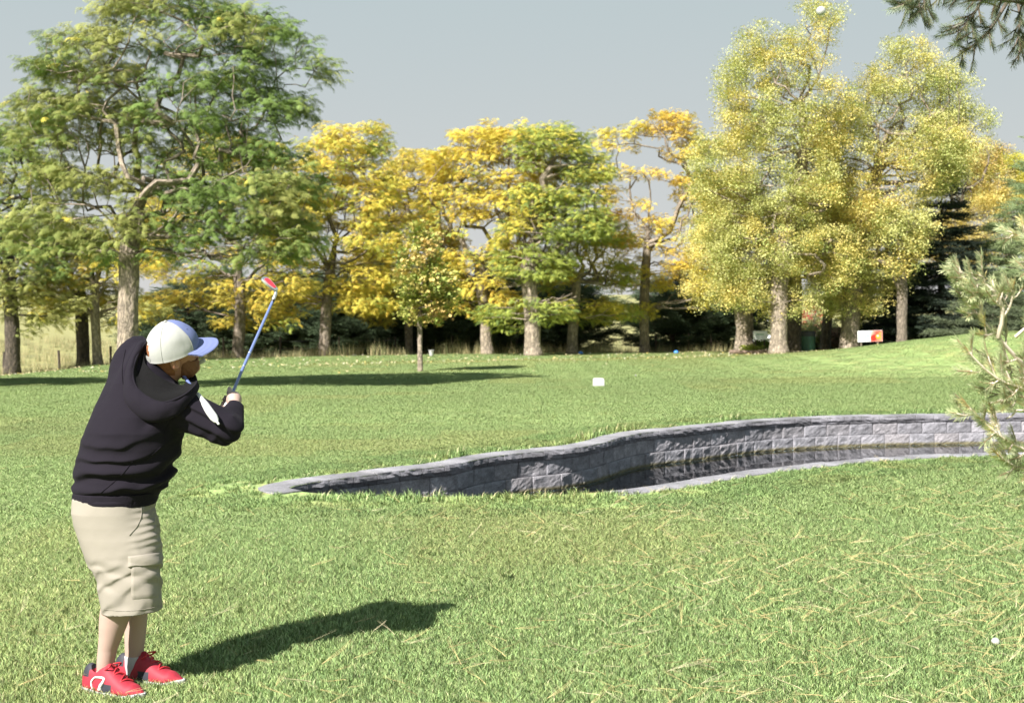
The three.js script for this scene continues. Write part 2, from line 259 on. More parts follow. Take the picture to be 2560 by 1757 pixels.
// ------------------------------------------------------------------ turf blades
{
  const bladePatch = (seed, size, n, w, hgt, lean, soft = 0) => {
    const G = new Geo(), R = rng(seed), nor = [];
    for (let k = 0; k < n; k++) {
      const x = (R() - 0.5) * size, z = (R() - 0.5) * size, a = R() * 6.283, b = R() * 6.283, low = R() < 0.5, h = hgt * (low ? 0.35 + 0.3 * R() : 0.6 + 0.75 * R()), ww = w * (0.6 + 0.7 * R());
      const l = h * lean * (0.3 + 1.2 * R()) * (low ? 2 : 1), dx = Math.cos(b) * l, dz = Math.sin(b) * l, ax = Math.cos(a) * ww / 2, az = Math.sin(a) * ww / 2;
      const t = R(); let c = t < 0.05 ? [0.56, 0.52, 0.32] : t < 0.40 ? [0.35, 0.43, 0.18] : t < 0.82 ? [0.285, 0.405, 0.155] : [0.225, 0.36, 0.145];
      const k2 = 0.82 + 0.36 * R(); c = c.map((q, j) => lerp(q * k2, [0.305, 0.395, 0.16][j], soft));
      const v0 = G.v(x - ax, 0, z - az, c), v1 = G.v(x + ax, 0, z + az, c), v2 = G.v(x - ax * 0.8 + dx * 0.35, h * 0.6, z - az * 0.8 + dz * 0.35, c), v3 = G.v(x + ax * 0.8 + dx * 0.35, h * 0.6, z + az * 0.8 + dz * 0.35, c), v4 = G.v(x + dx, h, z + dz, c);
      G.quad(v0, v1, v3, v2); G.tri(v2, v3, v4);
      const f = V(-az, 0, ax).normalize().multiplyScalar(R() < 0.5 ? 1 : -1); for (let q = 0; q < 5; q++) { const m = V(f.x * lerp(0.7, 0.3, soft), 1.2, f.z * lerp(0.7, 0.3, soft)).normalize(); nor.push(m.x, m.y, m.z); }
    }
    return G.build(nor);
  };
  const mat = phys([1, 1, 1], { vertexColors: true, roughness: 0.62, transmission: 0.14, thickness: 0, specularIntensity: 0.3 });
  const zones = [ // [from, to, patch size, blades, width, height]
    [4.6, 10.5, 0.5, 9000, 0.0026, 0.026, 0.85], [10.5, 19, 0.7, 7000, 0.0042, 0.021, 1.0], [19, 34, 1.2, 7000, 0.006, 0.018, 1.2], [34, 66, 1.6, 5200, 0.009, 0.016, 1.4]];
  zones.forEach(([d0, d1, size, n, w, h, lean], zi) => {
    const R = rng(70 + zi), sets = [[], [], []];
    for (let z = -d0 - size / 2; z > -d1 - size / 2; z -= size) {
      const half = -z * 0.4 + 2.2 + size;
      for (let x = -Math.ceil(half / size) * size; x <= half; x += size) {
        if (z + size / 2 < lawnEdge(x) - 0.2) continue;
        const rot = Math.floor(R() * 4) * Math.PI / 2;
        if (inside(ringGrass, x, z) || [[-1, -1], [1, -1], [-1, 1], [1, 1], [0, 1], [0, -1], [1, 0], [-1, 0]].some(([a, b]) => inside(ringGrass, x + a * size / 2, z + b * size / 2))) continue;
        const y = height(x, z), e = 0.4, nrm = V((height(x - e, z) - height(x + e, z)) / (2 * e), 1, (height(x, z - e) - height(x, z + e)) / (2 * e)).normalize();
        const q = new THREE.Quaternion().setFromUnitVectors(V(0, 1, 0), nrm).multiply(euler(0, rot, 0));
        const g = fbm(x * 0.16 + 3, z * 0.10, 2, 4), g2 = fbm(x * 0.7, z * 0.55, 9, 3), k = [0.98, 0.84, 0.77, 0.74][zi] + 0.28 * g + 0.14 * (g2 - 0.5), e0 = z - lawnEdge(x), strip = Math.exp(-((e0 - 8.5 - (x < 0 ? -x * 0.25 : 0)) ** 2) / 1.4) * sstep(-8, -2, x) * (zi === 3 ? 1 : 0) + 0.5 * sstep(3, 9, x) * sstep(9, 4, e0) * (x < 13 ? 1 : 0), dryness = Math.max(sstep(0.5, 0.72, fbm(x * 0.35 + 40, z * 0.3, 5, 3)) * 0.7, Math.min(1.4, 1.6 * strip));
        sets[Math.floor(R() * 3)].push({ m: mat4(V(x, y, z), q, V(1, 0.85 + 0.35 * g2, 1)), c: lin(k * lerp(1, 1.17, dryness), k * lerp(1, 0.98, dryness), k * lerp(1, 0.97, dryness)) });
      }
    }
    sets.forEach((list, k) => copies('grass', bladePatch(500 + zi * 10 + k, size * 1.04, n, w, h, lean, [0.1, 0.45, 0.6, 0.7][zi]), mat, list));
  });
  // small tufts fill the grass up to the coping, and stand taller along its edges
  const R = rng(91), tufts = [], fringe = [];
  for (let s = 0; s < PL; s += 0.028) for (let k = 0; k < 5; k++) {
    const a = pondAt(s), o = outward(s), sunk = s > PL * 0.5 ? sstep(1.15, 0.5, a.p.x) * sstep(-1.95, -1.45, a.p.x) : 0, off = lerp(0.325, 0.0, sunk) + (0.9 + 0.33 * sunk) * Math.pow(R(), 0.9), p = a.p.clone().addScaledVector(o, off); if (p.x > 9.5) continue;
    const farSide = s < PL * 0.5, edge = off < 0.42 && (off > 0.325 || R() < 0.5), tall = edge ? (farSide ? 0.7 + 1.1 * sstep(0.5, 0.75, noise(s * 1.9)) : lerp(0.6, 0.75 + 0.7 * noise(s * 2.3), sunk)) : 0.95;
    const yl = sstep(0.45, 0.8, noise(p.x * 2.1, p.z * 2.1)), k2 = 0.9 + 0.25 * R();
    (edge ? fringe : tufts).push({ m: mat4(p, euler(0, R() * 6.28, 0), V(1, tall * (0.8 + 0.4 * R()), 1)), c: lin(k2 * lerp(0.92, 1.06, yl), k2 * 0.95, k2 * 0.92) });
  }
  copies('grass', bladePatch(604, 0.15, 90, 0.0045, 0.027, 0.9), mat, tufts);
  copies('grass', bladePatch(605, 0.07, 40, 0.005, 0.058, 0.6), mat, fringe);

  // fallen pine straw: pairs of long needles, thickest towards the right of the foreground
  const straw = (seed) => { const G = new Geo(), R = rng(seed), bend = (R() - 0.5) * 1.1, n = 2 + Math.floor(R() * 2);
    for (let q = 0; q < n; q++) { const a0 = (q - 1) * (0.06 + 0.12 * R()), b = bend + (R() - 0.5) * 0.3, pts = []; let x = 0, z = 0, a = a0; for (let k = 0; k <= 6; k++) { pts.push(V(x, 0.004 * Math.sin(k * 0.9 + q) + 0.006 * k * (seed % 3), z)); x += 0.025 * Math.cos(a); z += 0.025 * Math.sin(a); a += b / 6; }
      tube(pts, pts.map((_, k) => 0.0008 * (1 - 0.09 * k)), 3, G); } return G.build(); };
  const lists = [[], [], [], [], []], cl = [];
  for (let k = 0; k < 150; k++) cl.push([R() * R(), R()]);
  const put = (x, z, s) => { if (inside(ringOut, x, z)) return; const k = 0.75 + 0.5 * R(); lists[Math.floor(R() * 5)].push({ m: mat4(V(x, 0.034 + 0.016 * R(), z), euler((R() - 0.5) * 0.35, (R() < 0.6 ? (R() - 0.5) * 1.6 + (R() < 0.5 ? Math.PI : 0) : R() * 6.28), (R() - 0.5) * 0.35), s), c: R() < 0.75 ? lin(0.52 * k, 0.41 * k, 0.19 * k) : lin(0.54 * k, 0.47 * k, 0.30 * k) }); };
  for (let k = 0; k < 4800; k++) {
    const d = 5.2 + 10.5 * Math.pow(R(), 1.25), u = (R() - 0.5) * 1.1, x = u * d * 0.8, z = -d;
    const w = lerp(0.12, 1, sstep(-0.25, 0.55, u)) * lerp(1, 0.15, sstep(9, 15, d)) * sstep(0.28, 0.62, fbm(x * 1.1 + 7, z * 1.4, 3, 3)) * 1.3;
    if (R() < w) put(x, z, 0.45 + 0.65 * R());
  }
  const strawMat = std([1, 1, 1], { roughness: 0.7 });
  lists.forEach((l, k) => copies('pine_straw', straw(31 + k), strawMat, l));

  // fallen leaves on the far grass
  const leaf = (() => { const G = new Geo(), a = [V(0, 0.0, 0), V(0.5, 0.1, 0.28), V(1, 0.02, 0), V(0.5, 0.1, -0.28)]; a.forEach(p => G.v(p.x - 0.5, p.y, p.z)); G.tri(0, 1, 2); G.tri(0, 2, 3); return G.build(); })();
  const lv = [];
  for (let k = 0; k < 15000; k++) {
    const d = 36 + 26 * Math.pow(R(), 0.8), u = (R() - 0.5) * 1.02, x = u * d * 0.8, z = -d, e = z - lawnEdge(x); if (e < -1 || (x > 11 && z > -50)) continue;
    const stripe = Math.exp(-((e - 8.5 - (x < 0 ? -x * 0.25 : 0)) ** 2) / 1.6), w = Math.max(0.18 * sstep(17, 4, e), stripe * 0.9, 0.5 * sstep(4, 11, x) * sstep(12, 5, e), 0.02); if (R() > w) continue;
    lv.push({ m: mat4(V(x, height(x, z) + 0.045, z), euler((R() - 0.5) * 0.9, R() * 6.28, (R() - 0.5) * 0.9), 0.06 + 0.075 * R()), c: R() < 0.5 ? lin(0.44, 0.37, 0.21) : R() < 0.6 ? lin(0.45, 0.42, 0.31) : lin(0.4, 0.31, 0.1) });
  }
  copies('fallen_leaves', leaf, strawMat, lv);
}
console.log('grass');

// ------------------------------------------------------------------ trees
const barkMat = c => std(c, { map: T.bark, bumpMap: T.barkH, bumpScale: 0.03, roughness: 0.95 });
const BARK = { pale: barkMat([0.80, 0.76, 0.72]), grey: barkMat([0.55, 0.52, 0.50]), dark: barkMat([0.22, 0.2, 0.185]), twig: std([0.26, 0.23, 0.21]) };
const leafMat = phys([1, 1, 1], { roughness: 0.72, transmission: 0.32, thickness: 0, specularIntensity: 0.4 });
const SPRAY = {};
{
  // feathery compound leaves on a short twig
  const locust = seed => { const G = new Geo(), R = rng(seed);
    for (let k = 0; k < 9; k++) {
      const t = k / 8, bx = 0.02 + 0.36 * t, side = k % 2 ? 1 : -1, a = side * (0.7 + 0.5 * R()) * (1 - 0.7 * t), el = 0.15 - 0.9 * R(), len = 0.15 + 0.08 * R(); let p = V(bx, -0.05 * t * t, 0), dir = V(Math.cos(a) * Math.cos(el), Math.sin(el), Math.sin(a) * Math.cos(el));
      for (let q = 0; q < 6; q++) { const nx = dir.clone().add(V(0, -0.16, 0)).normalize(), e = p.clone().addScaledVector(dir, len / 6), s = V(-dir.z, 0.25 * (R() - 0.5), dir.x).normalize();
        for (const m of [-1, 1]) { const l = 0.034 + 0.014 * R(), w = 0.0115, tip = p.clone().addScaledVector(s, m * l).addScaledVector(dir, 0.02).add(V(0, -0.012 + 0.014 * (R() - 0.5), 0)), mid = p.clone().lerp(tip, 0.5); const v = [p, mid.clone().addScaledVector(dir, w), tip, mid.clone().addScaledVector(dir, -w)].map(c => G.v(c.x, c.y, c.z)); G.tri(v[0], v[1], v[2]); G.tri(v[0], v[2], v[3]); }
        p = e; dir = nx; } }
    return G.build(); };
  // broad leaves turned every way on a short twig
  const broad = (seed, n, size, spread) => { const G = new Geo(), R = rng(seed);
    for (let k = 0; k < n; k++) { const c = V(R() * spread * 1.2, (R() - 0.5) * spread * 0.9, (R() - 0.5) * spread), q = euler(-0.5 - 1.1 * R(), R() * 6.28, (R() - 0.5) * 1.2), s = size * (0.7 + 0.6 * R());
      const v = [[0, -0.5, 0], [0.46, -0.1, 0.08], [0.3, 0.25, 0.03], [0, 0.62, -0.06], [-0.3, 0.25, 0.03], [-0.46, -0.1, 0.08]].map(a => { const w = V(...a).multiplyScalar(s).applyQuaternion(q).add(c); return G.v(w.x, w.y, w.z); });
      G.tri(v[0], v[1], v[2]); G.tri(v[0], v[2], v[3]); G.tri(v[0], v[3], v[4]); G.tri(v[0], v[4], v[5]); }
    return G.build(); };
  // flat conifer branchlet
  const conifer = seed => { const G = new Geo(), R = rng(seed);
    for (let b = 0; b < 7; b++) { const t = b / 6, side = b % 2 ? 1 : -1, a = b === 6 ? 0 : side * (0.6 + 0.3 * R()), L = 0.26 * (1 - 0.55 * t), o = V(0.3 * t, -0.04 * t, 0), d = V(Math.cos(a), -0.12, Math.sin(a));
      for (let k = 0; k < 9; k++) { const p = o.clone().addScaledVector(d, L * k / 9), n = V(R() - 0.5 + d.x * 0.7, R() - 0.35, R() - 0.5 + d.z * 0.7).normalize(), w = V(R() - 0.5, R() - 0.5, R() - 0.5).cross(n).normalize().multiplyScalar(0.008), e = p.clone().addScaledVector(n, 0.055); const v = [p.clone().add(w), p.clone().sub(w), e].map(c => G.v(c.x, c.y, c.z)); G.tri(...v); } }
    return G.build(); };
  SPRAY.locust = [1, 2, 3].map(k => locust(k * 7)); SPRAY.poplar = [1, 2, 3].map(k => broad(k * 11, 38, 0.06, 0.48)); SPRAY.maple = [1, 2].map(k => broad(k * 13, 9, 0.085, 0.2)); SPRAY.conifer = [1, 2, 3].map(k => conifer(k * 17));
}

function growTree(o) {
  const R = rng(o.seed), base = V(XD(o.x, o.d), 0, -o.d); base.y = height(base.x, base.z) - 0.12;
  const t = thing(o.name, o.label, 'tree', base, o.group), m = px => px / FPX * o.d;
  const rel = (x, y, dz = 0) => { const p = P(x, y, o.d); p.z += dz; return p.sub(base); };
  const nodes = []; // {p, parent, n}
  const add = (p, parent) => { nodes.push({ p, parent, n: 0, kids: 0, dir: parent < 0 ? V(0, 1, 0) : p.clone().sub(nodes[parent].p).normalize() }); return nodes.length - 1; };
  let last = add(V(0, 0, 0), -1); const trunkIds = [last];
  const tp = [V(0, 0, 0), ...o.trunk.map(([x, y, dz]) => rel(x, y, dz || 0))], tc = new THREE.CatmullRomCurve3(tp, false, 'centripetal'), nT = Math.max(5, Math.round(tc.getLength() / 0.45));
  for (let k = 1; k <= nT; k++) { last = add(tc.getPoint(k / nT), last); trunkIds.push(last); }
  // twig ends: spread through the lobes of the crown
  const vol = o.blobs.map(b => b[2] * b[3] * (b[4] ?? 1)), tot = vol.reduce((a, b) => a + b, 0), tips = [], minD = o.gap ?? 0.35;
  for (let tries = 0; tips.length < o.tips && tries < o.tips * 14; tries++) {
    let q = R() * tot, bi = 0; while (q > vol[bi] && bi < vol.length - 1) q -= vol[bi++];
    const [bx, by, rx, ry, , dz] = o.blobs[bi]; let a, b, c; do { a = R() * 2 - 1; b = R() * 2 - 1; c = R() * 2 - 1; } while (a * a + b * b + c * c > 1);
    const e = 1 - 0.16 * R(); const p = rel(bx + a * rx * e, by + b * ry * e, (dz || 0) + c * m(Math.min(rx, ry * 1.25)) * (o.deep ?? 1));
    if (o.layer) { const L = o.layer; p.y = lerp(p.y, Math.round((p.y + 0.3 * Math.sin(p.x * 0.8 + p.z)) / L) * L, o.lay ?? 0.3); }
    if (p.y < 0.8 || tips.some(w => w.distanceToSquared(p) < minD * minD)) continue; tips.push(p);
  }
  const top = nodes[last].p; tips.sort((a, b) => a.distanceToSquared(top) - b.distanceToSquared(top));
  for (const tip of tips) {
    let best = 0, bc = 1e9;
    for (let k = Math.floor(nT * (o.bare ?? 0.45)); k < nodes.length; k++) { const nd = nodes[k], v = tip.clone().sub(nd.p), L = v.length(), al = v.dot(nd.dir) / (L + 1e-6); const cost = L * (1.55 - 0.6 * al) + (v.y < -0.25 * L ? 0.9 * L : 0) + nd.kids * 0.12; if (cost < bc) { bc = cost; best = k; } }
    const a = nodes[best], v = tip.clone().sub(a.p), L = v.length(), n = Math.max(1, Math.round(L / (o.step ?? 0.55))); a.kids++;
    const ctrl = a.p.clone().addScaledVector(a.dir, L * 0.3).lerp(a.p.clone().addScaledVector(v, 0.5), 0.5).add(V((R() - 0.5) * 0.18 * L, 0.10 * L, (R() - 0.5) * 0.18 * L)); let par = best;
    for (let k = 1; k <= n; k++) { const s = k / n, p = a.p.clone().multiplyScalar((1 - s) * (1 - s)).addScaledVector(ctrl, 2 * s * (1 - s)).addScaledVector(tip, s * s); if (k < n) p.add(V((R() - 0.5) * 0.1, (R() - 0.5) * 0.08, (R() - 0.5) * 0.1)); par = add(p, par); }
    nodes[par].tip = true; nodes[par].n = 1;
  }
  for (let k = nodes.length - 1; k > 0; k--) nodes[nodes[k].parent].n += nodes[k].n;
  const N = nodes[0].n || 1, rad = k => Math.max(o.twig ?? 0.011, o.r * Math.pow(nodes[k].n / N, 0.56));
  // trunk
  const tr = trunkIds.map((k, q) => rad(k) * (q === 0 ? (o.flare ?? 1.35) : q === 1 ? 1.1 : 1)), bark = BARK[o.bark ?? 'grey'];
  mesh('trunk', tube(trunkIds.map(k => nodes[k].p), tr, 14, new Geo(), null, true, 0.35).build(), bark, t);
  // limbs: follow the thickest child into one tube, thinner ones start tubes of their own
  const kids = nodes.map(() => []); nodes.forEach((n, k) => { if (n.parent >= 0) kids[n.parent].push(k); });
  const onTrunk = new Set(trunkIds), G = new Geo(), stack = []; nodes.forEach((n, k) => { if (n.parent >= 0 && onTrunk.has(n.parent) && !onTrunk.has(k)) stack.push(k); });
  while (stack.length) { let k = stack.pop(); const chain = [nodes[k].parent]; for (;;) { chain.push(k); const c = kids[k]; if (!c.length) break; c.sort((a, b) => nodes[b].n - nodes[a].n); for (let q = 1; q < c.length; q++) stack.push(c[q]); k = c[0]; }
    const r = chain.map((id, q) => q ? rad(id) : Math.min(rad(id), rad(chain[1]) * 1.25)); tube(chain.map(id => nodes[id].p), r, r[1] > 0.05 ? 7 : 4, G, null, false); }
  if (o.snags) { const rr = rng(o.seed + 5); for (const [x0, y0, x1, y1, dz] of o.snags) { const a = rel(x0, y0, dz || 0), b = rel(x1, y1, (dz || 0) + 0.3); for (let q = 0; q < 5; q++) { const pts = [a.clone()], e = b.clone().add(V((rr() - 0.5) * 1.1, (rr() - 0.5) * 0.8, (rr() - 0.5))); for (let k = 1; k <= 4; k++) pts.push(a.clone().lerp(e, k / 4).add(V((rr() - 0.5) * 0.2, (rr() - 0.5) * 0.2, (rr() - 0.5) * 0.2))); tube(pts, [0.04, 0.03, 0.022, 0.016, 0.01], 5, G, null, false); } } }
  if (G.i.length) mesh('limbs', G.build(), bark, t, 'stuff');
  // foliage
  const sets = SPRAY[o.kind].map(() => []), per = o.per ?? 8, sc = o.scale ?? 1;
  nodes.forEach((n, k) => {
    if (k <= nT || n.n > 3) return; const cnt = n.tip ? per : Math.round(per * 0.45 * R() * 2), out = n.dir;
    const patch = fbm((n.p.x + base.x) * 0.55 + o.seed, n.p.y * 0.75, (n.p.z + base.z) * 0.55, 3);
    for (let q = 0; q < cnt; q++) {
      const s = o.fluff ?? 0.42, p = n.p.clone().add(V((R() - 0.5) * 2 * s, (R() - 0.5) * (o.flat ?? 0.9) * s, (R() - 0.5) * 2 * s)), yaw = Math.atan2(-out.z, out.x) + (R() - 0.5) * 3.2;
      const c = o.color(patch, R, n.p.clone().add(base)), k2 = 0.86 + 0.28 * R(); sets[Math.floor(R() * sets.length)].push({ m: mat4(p, euler((R() - 0.5) * 0.9, yaw, (R() - 0.5) * 1.0, 'YXZ'), sc * (0.75 + 0.5 * R())), c: lin(c[0] * k2, c[1] * k2, c[2] * k2) });
    }
  });
  sets.forEach((l, k) => { if (l.length) copies('crown', SPRAY[o.kind][k], leafMat, l, t); });
  return t;
}
const mix3 = (a, b, t) => [lerp(a[0], b[0], t), lerp(a[1], b[1], t), lerp(a[2], b[2], t)];
const GREEN = [0.175, 0.245, 0.06], LIME = [0.32, 0.37, 0.07], OLIVE = [0.33, 0.33, 0.10], YELLOW = [0.62, 0.53, 0.085], GOLD = [0.64, 0.46, 0.07], RUST = [0.36, 0.18, 0.05], POP1 = [0.52, 0.52, 0.20], POP2 = [0.68, 0.57, 0.185], POP3 = [0.36, 0.41, 0.13];
const pick = (a, b, c, lo, hi, rare = 0.04) => (p, R) => R() < rare ? c : mix3(a, b, sstep(lo, hi, p + 0.2 * (R() - 0.5)));
const ROW = 'trees in the row behind the green';

growTree({ name: 'locust_tree', label: 'tall green locust tree with a stout pale trunk behind the golfer', x: 322, d: 29, trunk: [[318, 800], [322, 700], [325, 600], [345, 520]], r: 0.23, seed: 11, kind: 'locust', bark: 'pale', bare: 0.5, tips: 1450, gap: 0.19, layer: 0.8, lay: 0.3, per: 15, fluff: 0.29, flat: 1.3, scale: 0.62, step: 0.42, color: pick([0.15, 0.225, 0.05], [0.29, 0.305, 0.085], YELLOW, 0.42, 0.66, 0.006),
  blobs: [[420, 60, 230, 110], [240, 170, 170, 120], [620, 120, 150, 110], [160, 300, 150, 120], [330, 280, 200, 120], [560, 290, 200, 130], [690, 260, 90, 60], [790, 160, 40, 40, 2], [200, 450, 170, 90], [420, 480, 240, 100], [640, 470, 170, 120], [300, 590, 230, 80], [560, 610, 220, 70], [690, 580, 120, 90], [110, 560, 90, 80]] });
growTree({ name: 'locust_tree', label: 'olive green tree with a trunk coloured dark for shade at the left border of the photo', group: ROW, x: 28, d: 46, trunk: [[30, 860], [28, 800], [22, 720], [20, 600]], r: 0.26, seed: 21, kind: 'locust', bark: 'dark', bare: 0.4, tips: 260, per: 30, layer: 0.8, scale: 0.62, fluff: 0.38, flat: 1.15, color: pick(OLIVE, GREEN, YELLOW, 0.4, 0.62, 0.06), blobs: [[30, 430, 130, 90], [-20, 560, 120, 90], [40, 680, 120, 90], [90, 780, 110, 50], [10, 330, 60, 60]] });  // dark bark colour stands in for the shadow on this trunk
growTree({ name: 'locust_tree', label: 'olive tree with a short trunk coloured dark for shade beside the pale leaning trunk by the meadow', group: ROW, x: 206, d: 50, trunk: [[206, 860], [203, 790], [200, 700]], r: 0.25, seed: 22, kind: 'locust', bark: 'dark', bare: 0.5, tips: 150, per: 30, layer: 0.8, scale: 0.62, fluff: 0.38, flat: 1.15, color: pick(OLIVE, YELLOW, RUST, 0.5, 0.7), blobs: [[180, 640, 110, 90], [230, 740, 110, 50], [150, 760, 80, 40]] });  // shade on the trunk is put into its dark bark colour
growTree({ name: 'locust_tree', label: 'yellow and green locust with a slim pale trunk left of the golfer', group: ROW, x: 244, d: 48, trunk: [[240, 850], [236, 760], [245, 650]], r: 0.17, seed: 23, kind: 'locust', bark: 'pale', bare: 0.5, tips: 170, per: 30, layer: 0.8, scale: 0.62, fluff: 0.38, flat: 1.15, color: pick(YELLOW, OLIVE, GOLD, 0.45, 0.6, 0.2), snags: [[238, 800, 300, 760], [236, 790, 180, 740]], blobs: [[120, 600, 110, 70], [270, 680, 110, 70], [170, 720, 120, 60], [330, 620, 100, 70], [330, 780, 90, 35]] });
growTree({ name: 'locust_tree', label: 'rust and yellow locust with a shaded trunk just right of the golfer', group: ROW, x: 594, d: 53, trunk: [[596, 850], [600, 760], [590, 640]], r: 0.24, seed: 24, kind: 'locust', bark: 'grey', bare: 0.5, tips: 470, per: 30, layer: 0.85, scale: 0.62, fluff: 0.38, flat: 1.15, color: pick([0.5, 0.42, 0.07], LIME, GOLD, 0.42, 0.6, 0.2), blobs: [[560, 420, 170, 100], [450, 560, 160, 100], [660, 600, 130, 80], [560, 720, 150, 60], [690, 720, 100, 50], [430, 760, 100, 40], [700, 520, 100, 80], [620, 800, 120, 25], [480, 660, 130, 60]] });
growTree({ name: 'locust_tree', label: 'yellow locust whose thin crown tips show above the club head', group: ROW, x: 812, d: 55, trunk: [[812, 850], [815, 780], [822, 700], [835, 620]], r: 0.24, seed: 25, kind: 'locust', bark: 'grey', bare: 0.45, tips: 700, per: 30, layer: 0.85, scale: 0.62, fluff: 0.38, flat: 1.15, color: pick(YELLOW, LIME, GOLD, 0.5, 0.68, 0.2), snags: [[820, 740, 900, 700], [818, 745, 760, 720]], blobs: [[850, 400, 120, 80], [780, 480, 120, 80], [920, 480, 90, 70], [850, 560, 150, 60], [760, 650, 110, 50], [930, 610, 90, 60], [760, 740, 120, 40], [930, 350, 40, 50], [880, 690, 110, 45], [720, 590, 80, 60], [900, 760, 90, 30]] });
growTree({ name: 'locust_tree', label: 'golden locust with a thin dark trunk behind the young maple', group: ROW, x: 1024, d: 60, trunk: [[1022, 850], [1020, 740], [1010, 620]], r: 0.19, seed: 26, kind: 'locust', bark: 'grey', bare: 0.5, tips: 400, per: 30, layer: 0.85, scale: 0.62, fluff: 0.38, flat: 1.15, color: pick(YELLOW, [0.52, 0.46, 0.08], GOLD, 0.4, 0.6, 0.25), blobs: [[1040, 440, 90, 70], [1000, 540, 110, 70], [940, 640, 80, 60], [950, 740, 80, 60], [1090, 620, 70, 60]] });
growTree({ name: 'locust_tree', label: 'broad bright yellow locust, the tallest in the middle of the row', group: ROW, x: 1220, d: 57, trunk: [[1216, 850], [1214, 780], [1200, 690], [1205, 620]], r: 0.27, seed: 27, kind: 'locust', bark: 'pale', bare: 0.45, tips: 680, per: 30, layer: 0.9, scale: 0.62, fluff: 0.38, flat: 1.15, color: pick(YELLOW, LIME, GOLD, 0.52, 0.75, 0.3), snags: [[1210, 790, 1160, 760]], blobs: [[1230, 370, 130, 60], [1160, 420, 100, 70], [1290, 440, 110, 60], [1200, 510, 150, 60], [1320, 550, 90, 50], [1110, 560, 80, 50], [1160, 720, 120, 40], [1260, 640, 90, 40], [1140, 650, 70, 40], [1250, 760, 90, 30], [1110, 480, 70, 60]] });
growTree({ name: 'locust_tree', label: 'green and yellow locust with a thick pale double trunk', group: ROW, x: 1334, d: 55, trunk: [[1332, 850], [1330, 770], [1322, 690], [1330, 600]], r: 0.36, seed: 28, kind: 'locust', bark: 'pale', bare: 0.4, tips: 520, per: 30, layer: 0.9, scale: 0.62, fluff: 0.38, flat: 1.15, color: pick(LIME, YELLOW, GREEN, 0.44, 0.62, 0.25), snags: [[1330, 760, 1410, 750], [1328, 780, 1420, 760], [1330, 720, 1270, 700], [1326, 700, 1240, 690]], blobs: [[1380, 370, 100, 60], [1440, 430, 90, 50], [1390, 500, 130, 50], [1360, 580, 130, 50], [1440, 560, 90, 60], [1310, 780, 130, 30], [1330, 660, 110, 40]] });
growTree({ name: 'locust_tree', label: 'yellow green locust with a slim trunk right of the double trunk', group: ROW, x: 1430, d: 58, trunk: [[1431, 850], [1436, 780], [1445, 690]], r: 0.24, seed: 29, kind: 'locust', bark: 'pale', bare: 0.45, tips: 230, per: 30, layer: 0.9, scale: 0.62, fluff: 0.38, flat: 1.15, color: pick(LIME, YELLOW, GOLD, 0.42, 0.6, 0.1), blobs: [[1480, 600, 90, 60], [1440, 680, 110, 45], [1520, 690, 70, 40], [1480, 780, 120, 28], [1420, 640, 80, 40]] });
growTree({ name: 'locust_tree', label: 'sparse yellow locust showing dark limbs and blue sky, left of the cottonwoods', group: ROW, x: 1612, d: 60, trunk: [[1612, 850], [1610, 780], [1616, 650], [1622, 560]], r: 0.23, seed: 30, kind: 'locust', bark: 'pale', bare: 0.35, tips: 420, gap: 0.34, per: 26, layer: 1.05, scale: 0.62, fluff: 0.38, flat: 1.1, color: pick(YELLOW, GOLD, OLIVE, 0.4, 0.6, 0.06), snags: [[1612, 780, 1700, 750], [1614, 770, 1740, 760]], blobs: [[1660, 315, 90, 32, 2.4], [1560, 345, 90, 28], [1610, 440, 80, 25], [1710, 450, 70, 25], [1560, 520, 90, 30], [1740, 540, 60, 30, 2], [1630, 560, 70, 25, 1.6], [1720, 590, 60, 25], [1600, 690, 110, 32, 2], [1590, 770, 80, 25, 1.5], [1600, 600, 90, 40, 1.2], [1540, 440, 70, 40], [1680, 660, 70, 40], [1740, 480, 60, 60], [1700, 380, 70, 50]] });

const POP = 'cottonwoods at the right';
const popCol = pick(POP1, POP2, POP3, 0.42, 0.64, 0.18);
growTree({ name: 'cottonwood_tree', label: 'tallest cottonwood, pale trunk whitened at its foot, nearest the lawn', group: POP, x: 1948, d: 53, trunk: [[1948, 820], [1950, 720], [1965, 600], [1990, 480], [2010, 380], [2005, 250]], r: 0.36, seed: 41, kind: 'poplar', bark: 'pale', bare: 0.3, tips: 560, gap: 0.42, per: 14, fluff: 0.38, flat: 1.6, scale: 0.9, deep: 0.9, step: 0.7, color: popCol, blobs: [[2050, 60, 45, 70, 1.3], [1980, 170, 90, 110], [1900, 150, 40, 90], [1850, 240, 50, 120], [1920, 320, 110, 120], [2030, 300, 90, 140], [1840, 430, 90, 110], [1980, 470, 130, 120], [1800, 560, 60, 90], [1880, 620, 110, 90], [2030, 640, 120, 90], [1860, 720, 90, 50], [1990, 750, 90, 40], [1770, 420, 40, 90]] });
growTree({ name: 'cottonwood_tree', label: 'leaning cottonwood with a pale buttressed trunk beside the sponsor board', group: POP, x: 2122, d: 55, trunk: [[2125, 840], [2130, 780], [2140, 640], [2180, 480], [2220, 330]], r: 0.4, flare: 1.6, seed: 42, kind: 'poplar', bark: 'pale', bare: 0.4, tips: 560, gap: 0.42, per: 14, fluff: 0.38, flat: 1.6, scale: 0.9, deep: 0.9, step: 0.7, color: popCol, blobs: [[2280, 170, 60, 80], [2210, 260, 80, 100], [2350, 250, 70, 110], [2130, 360, 90, 120], [2300, 380, 120, 120], [2430, 330, 40, 70, 0.5], [2160, 520, 120, 110], [2255, 500, 60, 70], [2105, 650, 100, 80], [2180, 690, 80, 50], [2120, 760, 80, 40]] });
